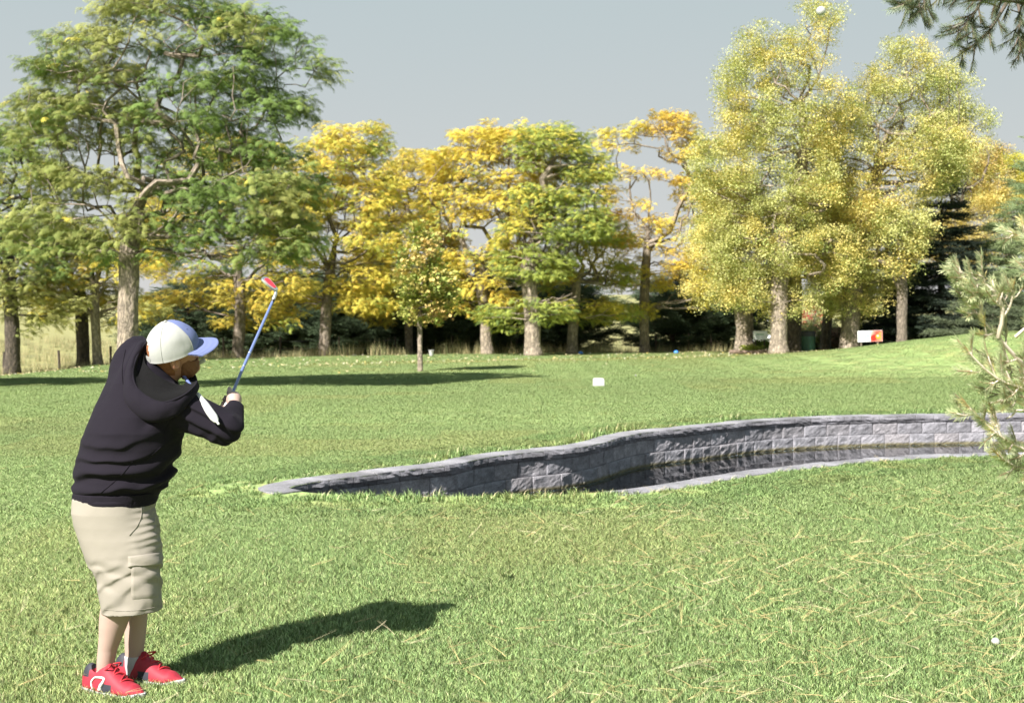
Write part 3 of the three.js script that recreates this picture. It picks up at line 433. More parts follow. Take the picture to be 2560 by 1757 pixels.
growTree({ name: 'cottonwood_tree', label: 'broad forked cottonwood trunk, palest of all, with a low yellow crown', group: POP, x: 1862, d: 57, trunk: [[1862, 850], [1862, 800], [1850, 740], [1830, 690]], r: 0.4, flare: 1.2, seed: 43, kind: 'poplar', bark: 'pale', bare: 0.55, tips: 230, gap: 0.42, per: 14, fluff: 0.38, flat: 1.6, scale: 0.9, step: 0.7, color: pick(POP2, POP1, YELLOW, 0.45, 0.65, 0.2), blobs: [[1800, 620, 80, 80], [1850, 560, 90, 80], [1780, 720, 60, 40], [1900, 700, 80, 50], [1830, 500, 70, 70]] });
growTree({ name: 'cottonwood_tree', label: 'shaded cottonwood trunk left of the green barrel', group: POP, x: 1984, d: 58, trunk: [[1985, 850], [1988, 780], [1990, 680]], r: 0.33, seed: 44, kind: 'poplar', bark: 'grey', bare: 0.5, tips: 150, per: 14, fluff: 0.38, flat: 1.5, scale: 0.9, step: 0.7, color: popCol, blobs: [[2000, 620, 110, 80], [2040, 540, 100, 80], [1960, 700, 80, 40]] });
growTree({ name: 'cottonwood_tree', label: 'slim grey cottonwood trunk right of the green barrel', group: POP, x: 2064, d: 61, trunk: [[2066, 840], [2072, 770], [2078, 660]], r: 0.24, seed: 45, kind: 'poplar', bark: 'grey', bare: 0.5, tips: 130, per: 14, fluff: 0.38, flat: 1.5, scale: 0.9, step: 0.7, color: popCol, blobs: [[2080, 600, 110, 80], [2100, 720, 90, 45], [2050, 520, 90, 70]] });
growTree({ name: 'cottonwood_tree', label: 'bare brown trunk standing behind the rise before the dark spruce', group: POP, x: 2256, d: 54, trunk: [[2256, 840], [2256, 780], [2258, 680]], r: 0.22, seed: 46, kind: 'poplar', bark: 'grey', bare: 0.6, tips: 70, per: 11, fluff: 0.5, flat: 1.5, scale: 1.0, step: 0.7, color: popCol, blobs: [[2240, 590, 70, 60], [2230, 650, 50, 40]] });
growTree({ name: 'cottonwood_tree', label: 'tan and yellow cottonwood behind the dark spruce', group: POP, x: 2400, d: 68, trunk: [[2400, 820], [2402, 700], [2410, 560]], r: 0.3, seed: 47, kind: 'poplar', bark: 'grey', bare: 0.4, tips: 330, gap: 0.5, per: 14, fluff: 0.46, flat: 1.6, scale: 0.9, step: 0.8, color: pick(POP2, [0.46, 0.33, 0.11], POP1, 0.45, 0.65, 0.15), blobs: [[2390, 430, 70, 70], [2450, 500, 80, 80], [2400, 600, 90, 90], [2440, 400, 60, 50], [2370, 340, 50, 60]] });
growTree({ name: 'ash_tree', label: 'lemon yellow tree at the right border behind the pines', x: 2530, d: 74, trunk: [[2530, 800], [2528, 650], [2520, 520]], r: 0.28, seed: 48, kind: 'poplar', bark: 'grey', bare: 0.4, tips: 230, gap: 0.5, per: 14, fluff: 0.46, flat: 1.2, scale: 0.9, step: 0.8, color: pick([0.48, 0.46, 0.05], YELLOW, LIME, 0.45, 0.65, 0.2), blobs: [[2500, 430, 70, 50], [2560, 480, 70, 70], [2480, 480, 50, 40]] });
growTree({ name: 'maple_tree', label: 'young maple with a narrow olive crown standing alone on the grass', x: 1050, d: 39.3, trunk: [[1050, 870], [1049, 800], [1052, 740], [1058, 660]], r: 0.075, flare: 1.25, seed: 50, kind: 'maple', bark: 'pale', bare: 0.55, tips: 230, gap: 0.19, twig: 0.006, step: 0.3, per: 7, fluff: 0.2, flat: 1.6, scale: 1, deep: 1, color: pick([0.42, 0.43, 0.11], [0.58, 0.42, 0.15], [0.28, 0.34, 0.08], 0.4, 0.68, 0.3), blobs: [[1062, 772, 58, 38], [1066, 712, 72, 50], [1056, 650, 52, 55], [1050, 592, 28, 34], [1105, 735, 28, 36], [1020, 690, 30, 40], [1078, 605, 18, 24]] });
growTree({ name: 'shade_tree', label: 'green locust out of frame at the left, its shade falling across the grass', x: -760, d: 27, trunk: [[-760, 800], [-755, 640], [-750, 500]], r: 0.25, seed: 51, kind: 'locust', bark: 'grey', bare: 0.5, tips: 220, per: 10, layer: 0.9, scale: 1.4, fluff: 0.5, color: pick(GREEN, OLIVE, YELLOW, 0.42, 0.66, 0.03), blobs: [[-760, 300, 330, 110], [-820, 150, 230, 120]] });
console.log('broadleaf');

// ------------------------------------------------------------------ conifers
function conifer(o) {
  const R = rng(o.seed), base = V(XD(o.x, o.d), 0, -o.d); base.y = height(base.x, base.z) - 0.1;
  const t = thing(o.name, o.label, 'tree', base, o.group), H = o.h, RB = o.w, G = new Geo(), list = SPRAY.conifer.map(() => []);
  mesh('trunk', tube([V(0, 0, 0), V(0.03, H * 0.3, 0), V(0, H * 0.7, 0.02), V(0, H * 0.98, 0)], [o.r ?? 0.16, (o.r ?? 0.16) * 0.8, 0.06, 0.015], 9).build(), BARK.dark, t);
  const lv = Math.round(H / (o.gap ?? 0.33));
  for (let k = 0; k < lv; k++) {
    const f = (k + R()) / lv, y = lerp(o.low ?? 0.25, H * 0.97, f), L0 = RB * (o.round ? Math.pow(Math.sin(Math.PI * clamp(0.22 + 0.78 * f, 0, 1)), 0.65) : Math.pow(1 - f, 0.85)) + 0.12, n = Math.max(4, Math.round((o.arms ?? 7) * (0.5 + 0.8 * L0 / RB)));
    for (let q = 0; q < n; q++) {
      const a = q / n * 6.283 + R() * 0.9 + k, L = L0 * (0.72 + 0.5 * R()), rise = o.rise ?? -0.12, pts = []; for (let s = 0; s <= 4; s++) { const u = s / 4; pts.push(V(Math.cos(a) * L * u, y + L * (rise * u + 0.16 * u * u), -Math.sin(a) * L * u)); }
      tube(pts, [0.03, 0.024, 0.018, 0.012, 0.006], 4, G, null, false);
      const ns = Math.max(3, Math.round(L / 0.13));
      for (let s = 1; s <= ns; s++) { const u = lerp(o.inner ?? 0.25, 1, s / ns), p = V(Math.cos(a) * L * u, y + L * (rise * u + 0.16 * u * u), -Math.sin(a) * L * u).add(V((R() - 0.5) * 0.2, (R() - 0.5) * 0.14, (R() - 0.5) * 0.2)); const kk = 0.7 + 0.6 * R(); list[Math.floor(R() * 3)].push({ m: mat4(p, euler((R() - 0.5) * 0.7, a + (R() - 0.5) * 1.4, (R() - 0.5) * 0.5 + 0.1, 'YXZ'), (o.scale ?? 1.2) * (0.8 + 0.5 * R())), c: lin(o.c[0] * kk, o.c[1] * kk, o.c[2] * kk) }); }
    }
  }
  mesh('limbs', G.build(), BARK.dark, t, 'stuff'); list.forEach((l, k) => copies('crown', SPRAY.conifer[k], leafMat, l, t));
  return t;
}
const JUN = 'dark evergreens behind the locust row', dark = [0.055, 0.085, 0.04];
const junipers = [[470, 62, 4.2, 1.7, 'behind the golfer'], [540, 66, 4.8, 1.8, 'left of the club head'], [668, 64, 4.4, 1.9, 'below the club head'], [745, 67, 4.9, 1.9, 'left of the yellow locust trunk'], [880, 64, 4.6, 2.0, 'right of the yellow locust trunk'], [965, 66, 5.6, 1.9, 'left of the thin dark trunk'], [1090, 65, 5.2, 2.0, 'right of the young maple'], [1165, 64, 4.6, 1.9, 'left of the tallest yellow locust'], [1275, 66, 5.6, 1.9, 'behind the tallest yellow locust'], [1385, 65, 5.2, 1.8, 'behind the double trunk'], [1680, 66, 4.4, 2.0, 'right of the sparse yellow locust'], [1745, 67, 5.0, 2.1, 'left of the forked trunk'], [1812, 68, 4.2, 1.9, 'beside the forked trunk'], [420, 65, 3.6, 1.9, 'left of the golfer behind the pale trunk'], [605, 63, 3.4, 1.8, 'behind the shaded trunk right of the golfer'], [815, 64, 3.8, 2.0, 'behind the yellow locust trunk'], [1030, 67, 4.0, 2.0, 'behind the thin dark trunk'], [1225, 63, 3.6, 1.9, 'low behind the tallest yellow locust'], [1330, 67, 4.6, 2.0, 'behind the green and yellow locust'], [1440, 66, 4.0, 1.7, 'behind the slim locust trunk']];
junipers.forEach(([x, d, h, w, where], k) => conifer({ name: 'juniper_tree', label: `dark bushy evergreen ${where}`, group: JUN, x, d, h, w: w * 1.15, seed: 300 + k, c: dark, round: true, arms: 9, scale: 1.5, rise: 0.15, r: 0.14, low: 0.12, gap: 0.33 }));
conifer({ name: 'spruce_tree', label: 'tall pointed spruce, coloured dark for shade, between the cottonwoods and the rise', x: 2352, d: 57, h: 8.0, w: 2.6, seed: 331, c: [0.03, 0.045, 0.03], arms: 12, scale: 1.7, rise: -0.25, r: 0.22, low: 0.3, gap: 0.3 });  // foliage colour darkened to stand in for the cottonwood shade
conifer({ name: 'spruce_tree', label: 'shorter dark spruce left of the tall pointed one', x: 2215, d: 64, h: 6.2, w: 2.6, seed: 332, c: [0.035, 0.05, 0.03], arms: 10, scale: 1.6, rise: -0.2, r: 0.2, low: 0.3, gap: 0.32 });
conifer({ name: 'pine_tree', label: 'grey green pine beside the lemon yellow tree', x: 2540, d: 57, h: 6.6, w: 1.6, seed: 333, c: [0.24, 0.30, 0.14], arms: 8, scale: 1.8, rise: 0.1, r: 0.2, low: 0.4, gap: 0.5, round: true });
conifer({ name: 'pine_tree', label: 'tall pine whose edge enters the photo at the right border', x: 2690, d: 55, h: 11, w: 2.2, seed: 334, c: [0.2, 0.26, 0.12], arms: 8, scale: 1.8, rise: 0.1, r: 0.24, low: 0.8, gap: 0.5, round: true });
conifer({ name: 'spruce_tree', label: 'low grey green spruce spreading over the crest of the rise', x: 2485, d: 53.5, h: 2.8, w: 2.3, seed: 335, c: [0.11, 0.135, 0.075], arms: 9, scale: 1.7, rise: -0.2, r: 0.16, low: 0.6, gap: 0.45 });
console.log('conifers');

// ------------------------------------------------------------------ the golfer
const D0 = 5.85, MO = V(XD(300, D0), 0, -D0);
const M = (x, y, z = 0) => P(x, y, D0 - z).sub(MO); // measured place -> metres from the golfer's feet; z towards the camera
const smin = (a, b, k) => { const h = clamp(0.5 + 0.5 * (b - a) / k, 0, 1); return lerp(b, a, h) - k * h * (1 - h); };
const cone = (a, b, ra, rb) => { const ab = b.clone().sub(a), L2 = ab.lengthSq(); return (x, y, z) => { const px = x - a.x, py = y - a.y, pz = z - a.z, t = clamp((px * ab.x + py * ab.y + pz * ab.z) / L2, 0, 1), qx = px - ab.x * t, qy = py - ab.y * t, qz = pz - ab.z * t; return Math.sqrt(qx * qx + qy * qy + qz * qz) - lerp(ra, rb, t); }; };
const ell = (c, r) => (x, y, z) => { const a = (x - c.x) / r.x, b = (y - c.y) / r.y, d = (z - c.z) / r.z, k0 = Math.sqrt(a * a + b * b + d * d), k1 = Math.sqrt((a / r.x) ** 2 + (b / r.y) ** 2 + (d / r.z) ** 2); return k1 < 1e-6 ? -Math.min(r.x, r.y, r.z) : k0 * (k0 - 1) / k1; };
const union = (fs, k) => (x, y, z) => { let d = fs[0](x, y, z); for (let i = 1; i < fs.length; i++) d = smin(d, fs[i](x, y, z), k); return d; };
// stacked level cross-sections: [photo y, left, right, depth centre, depth radius]
function slices(rows, n = 2.4) {
  const t = rows.map(([y, l, r, zc, rz]) => { const a = M(l, y, zc), b = M(r, y, zc); return { y: a.y, cx: (a.x + b.x) / 2, rx: (b.x - a.x) / 2, cz: zc, rz }; }).sort((a, b) => a.y - b.y);
  const f = (x, y, z) => {
    const yy = clamp(y, t[0].y, t[t.length - 1].y); let k = 1; while (k < t.length - 1 && t[k].y < yy) k++;
    const a = t[k - 1], b = t[k], u = (yy - a.y) / (b.y - a.y), s = u, cx = lerp(a.cx, b.cx, s), rx = lerp(a.rx, b.rx, s), cz = lerp(a.cz, b.cz, s), rz = lerp(a.rz, b.rz, s);
    const m = Math.pow(Math.pow(Math.abs((x - cx) / rx), n) + Math.pow(Math.abs((z - cz) / rz), n), 1 / n), d = (m - 1) * Math.min(rx, rz);
    return Math.max(d, y - t[t.length - 1].y, t[0].y - y);
  };
  f.lo = t[0].y; f.hi = t[t.length - 1].y; return f;
}
// surface of a distance field on a grid (surface nets), smooth normals from the field
function surface(f, lo, hi, cell, colorAt, uvScale = 1) {
  const nx = Math.ceil((hi.x - lo.x) / cell) + 1, ny = Math.ceil((hi.y - lo.y) / cell) + 1, nz = Math.ceil((hi.z - lo.z) / cell) + 1, F = new Float32Array(nx * ny * nz), at = (i, j, k) => (k * ny + j) * nx + i;
  for (let k = 0; k < nz; k++) for (let j = 0; j < ny; j++) for (let i = 0; i < nx; i++) F[at(i, j, k)] = f(lo.x + i * cell, lo.y + j * cell, lo.z + k * cell);
  const id = new Int32Array(nx * ny * nz).fill(-1), G = new Geo(), nor = [], e = [[0, 1], [2, 3], [4, 5], [6, 7], [0, 2], [1, 3], [4, 6], [5, 7], [0, 4], [1, 5], [2, 6], [3, 7]], val = new Float32Array(8);
  for (let k = 0; k < nz - 1; k++) for (let j = 0; j < ny - 1; j++) for (let i = 0; i < nx - 1; i++) {
    let m = 0; for (let c = 0; c < 8; c++) { val[c] = F[at(i + (c & 1), j + ((c >> 1) & 1), k + (c >> 2))]; if (val[c] < 0) m |= 1 << c; }
    if (m === 0 || m === 255) continue;
    let x = 0, y = 0, z = 0, n = 0; for (const [a, b] of e) if ((val[a] < 0) !== (val[b] < 0)) { const t = val[a] / (val[a] - val[b]); x += lerp(a & 1, b & 1, t); y += lerp((a >> 1) & 1, (b >> 1) & 1, t); z += lerp(a >> 2, b >> 2, t); n++; }
    x = lo.x + (i + x / n) * cell; y = lo.y + (j + y / n) * cell; z = lo.z + (k + z / n) * cell;
    id[at(i, j, k)] = G.v(x, y, z, colorAt ? colorAt(x, y, z) : null, (x + z * 0.7) * uvScale, y * uvScale);
    const h = cell * 0.6, g = V(f(x + h, y, z) - f(x - h, y, z), f(x, y + h, z) - f(x, y - h, z), f(x, y, z + h) - f(x, y, z - h)).normalize(); nor.push(g.x, g.y, g.z);
  }
  for (let k = 1; k < nz - 1; k++) for (let j = 1; j < ny - 1; j++) for (let i = 1; i < nx - 1; i++) {
    const a = F[at(i, j, k)] < 0;
    if (a !== F[at(i + 1, j, k)] < 0) { const q = [id[at(i, j - 1, k - 1)], id[at(i, j, k - 1)], id[at(i, j, k)], id[at(i, j - 1, k)]]; a ? G.quad(...q) : G.quad(...q.reverse()); }
    if (a !== F[at(i, j + 1, k)] < 0) { const q = [id[at(i - 1, j, k - 1)], id[at(i - 1, j, k)], id[at(i, j, k)], id[at(i, j, k - 1)]]; a ? G.quad(...q) : G.quad(...q.reverse()); }
    if (a !== F[at(i, j, k + 1)] < 0) { const q = [id[at(i - 1, j - 1, k)], id[at(i, j - 1, k)], id[at(i, j, k)], id[at(i - 1, j, k)]]; a ? G.quad(...q) : G.quad(...q.reverse()); }
  }
  return G.build(nor);
}
{
  const man = thing('person', 'bearded golfer in dark hoodie, khaki cargo shorts and white cap finishing a swing', 'person', MO.clone().setY(-0.008));
  const cloth = phys([0.0105, 0.0086, 0.0135], { roughness: 0.95, specularIntensity: 0.25, bumpMap: T.knit, bumpScale: 0.0012, sheen: 0.08, sheenRoughness: 0.6, sheenColor: lin(0.5, 0.45, 0.55) });
  const fleece = phys([0.006, 0.0057, 0.0063], { roughness: 1, specularIntensity: 0.2, bumpMap: T.knit, bumpScale: 0.004, sheen: 0.08, sheenColor: lin(0.5, 0.5, 0.5) });
  const khaki = std([0.215, 0.193, 0.163], { roughness: 0.9, bumpMap: T.knit, bumpScale: 0.0008 });
  const skin = phys([1, 1, 1], { vertexColors: true, roughness: 0.55, sheen: 0.1 });
  // ---- head frame: forward, up, right
  const HC = M(434, 877, -0.03), up = V(-0.10, 0.91, 0.41).normalize(); let fw = V(0.9, -0.05, -0.42); fw.addScaledVector(up, -fw.dot(up)).normalize(); const rt = V(0, 0, 0).crossVectors(fw, up).normalize();
  const toHead = f => (x, y, z) => { const a = x - HC.x, b = y - HC.y, c = z - HC.z; return f(a * fw.x + b * fw.y + c * fw.z, a * up.x + b * up.y + c * up.z, a * rt.x + b * rt.y + c * rt.z); };
  const H = (f, u, r) => HC.clone().addScaledVector(fw, f).addScaledVector(up, u).addScaledVector(rt, r);
  // ---- arms and hands
  const shR = M(428, 1012, 0.06), elR = M(561, 1066, 0.06), wrR = M(583, 1016, -0.12), shL = M(345, 900, -0.17), elL = M(452, 1034, -0.36), wrL = M(566, 1030, -0.2);
  const gripA = M(566, 1012, -0.16), gripDir = M(672, 716, -0.66).sub(M(575, 1003, -0.16)).normalize();
  // hands: palm beside the grip, four fingers curled round it, thumb along it
  const handFns = (c, toWrist, sgn) => {
    const ax = gripDir, pn = toWrist.clone().sub(c); pn.addScaledVector(ax, -pn.dot(ax)).normalize(); const q = V(0, 0, 0).crossVectors(ax, pn).normalize().multiplyScalar(sgn), fs = [];
    const at = (s, ang, r) => c.clone().addScaledVector(ax, s).addScaledVector(pn, Math.cos(ang) * r).addScaledVector(q, Math.sin(ang) * r);
    fs.push(ell(c.clone().addScaledVector(pn, 0.034), V(0.036, 0.042, 0.034)), cone(c.clone().addScaledVector(pn, 0.04), toWrist, 0.03, 0.03));
    const lens = [2.6, 2.85, 2.75, 2.4];
    for (let k = 0; k < 4; k++) { const s = 0.030 - 0.020 * k; let prev = at(s, 0.35, 0.036); for (let g = 1; g <= 4; g++) { const ang = 0.35 + lens[k] * g / 4 * 1.2, p = at(s, ang, g === 1 ? 0.031 : 0.0245); fs.push(cone(prev, p, 0.0098, g === 4 ? 0.0082 : 0.0095)); prev = p; } }
    fs.push(cone(at(-0.002, -0.6, 0.042), at(0.03, -1.0, 0.032), 0.0125, 0.011), cone(at(0.03, -1.0, 0.032), at(0.062, -1.35, 0.024), 0.011, 0.009));
    return fs;
  };
  const hR = gripA.clone().addScaledVector(gripDir, 0.03), hL = gripA.clone().addScaledVector(gripDir, -0.055);
  const handR = union(handFns(hR, wrR, 1), 0.006), handL = union(handFns(hL, wrL, -1), 0.006);
  // ---- one body: head with face and ears, neck, trunk, arms, hands, legs
  const eye = s => ell(V(0.083, 0.004, 0.031 * s), V(0.013, 0.011, 0.015));
  const ear = s => { const o = ell(V(-0.012, -0.018, 0.082 * s), V(0.022, 0.037, 0.016)), i = ell(V(-0.004, -0.016, 0.097 * s), V(0.011, 0.022, 0.011)); return (x, y, z) => Math.max(o(x, y, z), -i(x, y, z)); };
  const headL = (() => { const main = union([ell(V(-0.008, 0.03, 0), V(0.1, 0.1, 0.079)), ell(V(0.03, -0.05, 0), V(0.064, 0.075, 0.061)), cone(V(0.095, 0.005, 0), V(0.112, -0.034, 0), 0.011, 0.014), cone(V(0.088, -0.068, -0.018), V(0.088, -0.068, 0.018), 0.010, 0.010), cone(V(0.078, -0.1, 0), V(0.07, -0.105, 0), 0.022, 0.022), cone(V(0.083, 0.026, -0.03), V(0.083, 0.026, 0.03), 0.013, 0.013)], 0.022), s1 = ell(V(0.1, 0.003, 0.032), V(0.02, 0.012, 0.017)), s2 = ell(V(0.1, 0.003, -0.032), V(0.02, 0.012, 0.017)), ears = union([ear(1), ear(-1)], 0.002), eyes = union([eye(1), eye(-1)], 0.002);
    return (x, y, z) => smin(Math.min(Math.max(main(x, y, z), -smin(s1(x, y, z), s2(x, y, z), 0.004)), eyes(x, y, z)), ears(x, y, z), 0.006); })();
  const neckB = M(392, 960, -0.06), neck = cone(H(-0.035, -0.07, 0), neckB, 0.06, 0.072), headW = toHead(headL), headF = (x, y, z) => smin(headW(x, y, z), neck(x, y, z), 0.03);
  const SKIN = [0.335, 0.235, 0.20], RUDDY = [0.32, 0.15, 0.10];
  const bodyParts = [];
  bodyParts.push(surface(headF, V(HC.x - 0.2, HC.y - 0.26, HC.z - 0.17), V(HC.x + 0.2, HC.y + 0.17, HC.z + 0.19), 0.0042, () => RUDDY));
  for (const [f, c] of [[handR, hR], [handL, hL]]) bodyParts.push(surface(f, c.clone().addScalar(-0.13), c.clone().addScalar(0.13), 0.0034, () => SKIN));
  const armF = union([cone(shR, elR, 0.055, 0.042), cone(elR, wrR, 0.042, 0.027), cone(shL, elL, 0.055, 0.042), cone(elL, wrL, 0.042, 0.027), cone(M(288, 1225), M(350, 1000, -0.03), 0.12, 0.13), cone(M(350, 1000, -0.03), neckB, 0.12, 0.07), cone(shL, M(380, 960, -0.06), 0.06, 0.07), cone(shR, M(380, 970, -0.03), 0.06, 0.08)], 0.03);
  bodyParts.push(surface(armF, V(-0.3, 0.7, -0.45), V(0.62, 1.65, 0.2), 0.016, () => SKIN));
  const hipR = M(290, 1290, 0.09), knR = M(303, 1492, 0.1), hipL = M(305, 1290, -0.09), knL = M(343, 1495, -0.1), caR = M(281, 1566, 0.085), anR = M(262, 1652, 0.075), caL = M(337, 1560, -0.105), anL = M(333, 1650, -0.095);
  const legR = slices([[1300, 240, 330, 0.09, 0.085], [1440, 258, 345, 0.095, 0.075], [1500, 254, 336, 0.095, 0.07], [1531, 249, 326, 0.092, 0.067], [1560, 247, 316, 0.088, 0.061], [1584, 247, 306, 0.085, 0.054], [1619, 244, 292, 0.08, 0.045], [1650, 241, 285, 0.077, 0.041], [1672, 241, 283, 0.076, 0.036], [1700, 244, 280, 0.076, 0.03]], 2.05), legL = slices([[1300, 280, 360, -0.09, 0.08], [1440, 304, 376, -0.1, 0.07], [1500, 309, 372, -0.1, 0.062], [1531, 312, 367, -0.102, 0.055], [1560, 311, 365, -0.104, 0.053], [1600, 311, 361, -0.1, 0.047], [1630, 312, 357, -0.098, 0.041], [1655, 313, 354, -0.096, 0.039], [1672, 314, 352, -0.096, 0.034], [1695, 316, 348, -0.097, 0.028]], 2.05);
  bodyParts.push(surface((x, y, z) => Math.min(legR(x, y, z), legL(x, y, z)), V(-0.25, 0.02, -0.22), V(0.28, 0.95, 0.22), 0.008, () => SKIN));
  mesh('body', mergeGeometries(bodyParts), skin, man);
  // ---- hair, beard
  const hairMat = std([0.22, 0.082, 0.03], { roughness: 0.75 });
  const strand = (x, y, z, k) => 0.0035 * (noise(x * 60, y * 60, z * 240 * k) - 0.5) + 0.003 * (noise(x * 200, y * 90, z * 200) - 0.5);
  const hairF = toHead((x, y, z) => { const s = ell(V(-0.010, 0.026, 0), V(0.106, 0.104, 0.0845))(x, y, z), low = ell(V(-0.035, -0.06, 0), V(0.068, 0.07, 0.064))(x, y, z), d = smin(s, low, 0.03) + strand(y, x, z, 0.4), side = x - (-0.02 + 0.03 * sstep(-0.02, 0.05, y)); return Math.max(d, side, -(y + 0.115)); });
  mesh('hair', surface(hairF, V(HC.x - 0.17, HC.y - 0.2, HC.z - 0.15), V(HC.x + 0.15, HC.y + 0.15, HC.z + 0.17), 0.004), hairMat, man);
  const beardF = toHead((x, y, z) => { const d = ell(V(0.034, -0.058, 0), V(0.070, 0.083, 0.066))(x, y, z) + strand(x, y, z, 0.5), keep = Math.max(-(x + 0.002 - 0.12 * Math.max(0, -y - 0.06)), y - lerp(0.006, -0.045, sstep(0.02, 0.075, x)) + 0.016 * (noise(x * 70, y * 70, z * 70) - 0.5), x - 0.098); const mouth = ell(V(0.108, -0.068, 0), V(0.02, 0.008, 0.025))(x, y, z); return Math.max(d, keep, -mouth); });
  mesh('beard', surface(beardF, V(HC.x - 0.12, HC.y - 0.2, HC.z - 0.15), V(HC.x + 0.18, HC.y + 0.1, HC.z + 0.17), 0.0042), std([0.13, 0.05, 0.022], { roughness: 0.8 }), man);
  // ---- cap
  {
    const capW = phys([0.30, 0.30, 0.297], { roughness: 0.85, bumpMap: T.knit, bumpScale: 0.0015 }), capB = phys([0.105, 0.13, 0.27], { roughness: 0.85, bumpMap: T.knit, bumpScale: 0.001 });
    const dome = (az, el, k = 1) => { const c = Math.cos(el), seam = 1 - 0.012 * Math.pow(Math.abs(Math.cos(az * 3)), 24) * Math.cos(el), fr = az > -1 && az < 1 ? 1 + 0.05 * Math.sin(Math.min(1, el * 1.3) * Math.PI) : 1, dent = 1 - 0.035 * Math.exp(-((az - 1.25) ** 2) * 9 - ((el - 0.33) ** 2) * 40); return H(0.124 * c * Math.cos(az) * k * seam * fr * dent - 0.004, 0.016 + 0.142 * Math.pow(Math.sin(el), 0.92) * k - 0.02 * (1 - Math.cos(az)) * 0.5 * (1 - el / 1.57), 0.103 * c * Math.sin(az) * k * seam * dent); };
    const panel = (a0, a1, skip) => { const G = new Geo(), n = 30, r = 18, id = [], sh = [];
      for (const k of [1, 0.975]) for (let j = 0; j <= r; j++) { const row = []; for (let i = 0; i <= n; i++) { const p = dome(lerp(a0, a1, i / n), lerp(0, Math.PI / 2, j / r), k); row.push(G.v(p.x, p.y, p.z, null, lerp(a0, a1, i / n) * 0.11, j / r * 0.17)); } id.push(row); }
      for (const s of [0, r + 1]) for (let j = 0; j < r; j++) for (let i = 0; i < n; i++) { const az = lerp(a0, a1, (i + 0.5) / n), el = lerp(0, Math.PI / 2, (j + 0.5) / r); if (skip && skip(az, el)) continue; G.quad(id[s + j][i], id[s + j][i + 1], id[s + j + 1][i + 1], id[s + j + 1][i]); }
      for (let i = 0; i < n; i++) G.quad(id[0][i], id[0][i + 1], id[r + 1][i + 1], id[r + 1][i]); return G.build(); };
    const cap = new THREE.Group(); cap.name = 'cap'; man.add(cap);
    mesh('front_panel', panel(-0.82, 0.82), capB, cap);
    const hole = (az, el) => { const a = (Math.PI - Math.abs(az)) / 0.47, b = (el - 0.15) / 0.5; return el > 0.15 && a * a + b * b < 1; };
    mesh('mesh_panel', panel(0.82, Math.PI, hole), capW, cap); mesh('mesh_panel', panel(-Math.PI, -0.82, hole), capW, cap);
    const B = new Geo(), rows = []; for (const th of [0, -0.005]) for (let j = 0; j <= 10; j++) { const row = []; for (let i = 0; i <= 28; i++) { const a = lerp(-1.12, 1.12, i / 28), t = j / 10, base = dome(a, 0.03), len = 0.082 * Math.pow(Math.cos(a * 0.98), 0.5) + 0.004; const w = base.clone().addScaledVector(fw, len * t).addScaledVector(rt, Math.sin(a) * 0.012 * t).addScaledVector(up, th - 0.009 * t * t * Math.abs(Math.sin(a)) - 0.012 * t + 0.0009 * Math.cos(t * 44)); row.push(B.v(w.x, w.y, w.z, null, a * 0.1, t * 0.08)); } rows.push(row); }
    for (const s of [0, 11]) for (let j = 0; j < 10; j++) for (let i = 0; i < 28; i++) B.quad(rows[s + j][i], rows[s + j][i + 1], rows[s + j + 1][i + 1], rows[s + j + 1][i]);
    for (let i = 0; i < 28; i++) B.quad(rows[10][i], rows[10][i + 1], rows[21][i + 1], rows[21][i]);
    mesh('brim', B.build(), capB, cap);
    const bt = new THREE.SphereGeometry(0.008, 12, 8); bt.scale(1, 0.6, 1); const bp = H(-0.004, 0.160, 0); bt.translate(bp.x, bp.y, bp.z); mesh('button', bt, capW, cap);
    for (const az of [-0.5, 0.5]) { const p = dome(az, 0.75, 1.004), g = new THREE.TorusGeometry(0.0032, 0.0012, 6, 12), nn = p.clone().sub(HC).normalize(); g.applyQuaternion(new THREE.Quaternion().setFromUnitVectors(V(0, 0, 1), nn)); g.translate(p.x, p.y, p.z); mesh('eyelet', g, capB, cap); }
    { const pts = [], G = new Geo(); for (let i = 0; i <= 16; i++) pts.push(dome(lerp(Math.PI * 0.84, Math.PI * 1.16, i / 16), 0.09, 1.012)); for (const w of [-0.009, 0.009]) pts.forEach((p, i) => { const q = p.clone().addScaledVector(up, w); G.v(q.x, q.y, q.z, null, i * 0.01, w); }); for (let i = 0; i < 16; i++) G.quad(i, i + 1, i + 18, i + 17); mesh('strap', G.build(), capW, cap); }
    for (const az of [0.82, -0.82, Math.PI * 0.66, -Math.PI * 0.66]) { const pts = []; for (let j = 0; j <= 14; j++) pts.push(dome(az, lerp(0, 1.5, j / 14), 1.002)); mesh('piping', tube(pts, pts.map(() => 0.0016), 5).build(), capW, cap); }
  }
  // ---- hoodie
  const torso = slices([[1268, 200, 378, 0, 0.16], [1256, 190, 385, 0, 0.178], [1238, 187, 391, 0, 0.184], [1226, 188, 400, 0, 0.186], [1212, 183, 425, 0, 0.196], [1190, 184, 434, 0, 0.215], [1150, 190, 446, 0, 0.225], [1110, 202, 455, 0, 0.23], [1070, 217, 458, 0, 0.228], [1030, 234, 455, -0.01, 0.215], [990, 250, 446, -0.02, 0.192], [950, 263, 438, -0.04, 0.178], [910, 276, 426, -0.07, 0.155], [880, 288, 412, -0.09, 0.13], [858, 303, 388, -0.11, 0.1], [845, 318, 368, -0.12, 0.07], [838, 332, 354, -0.125, 0.04]], 2.02);
  const sleeves = union([cone(shR, elR, 0.100, 0.078), cone(elR, M(582, 1026, -0.09), 0.078, 0.052), cone(shL, elL, 0.088, 0.075), cone(elL, M(556, 1040, -0.2), 0.07, 0.05)], 0.02);
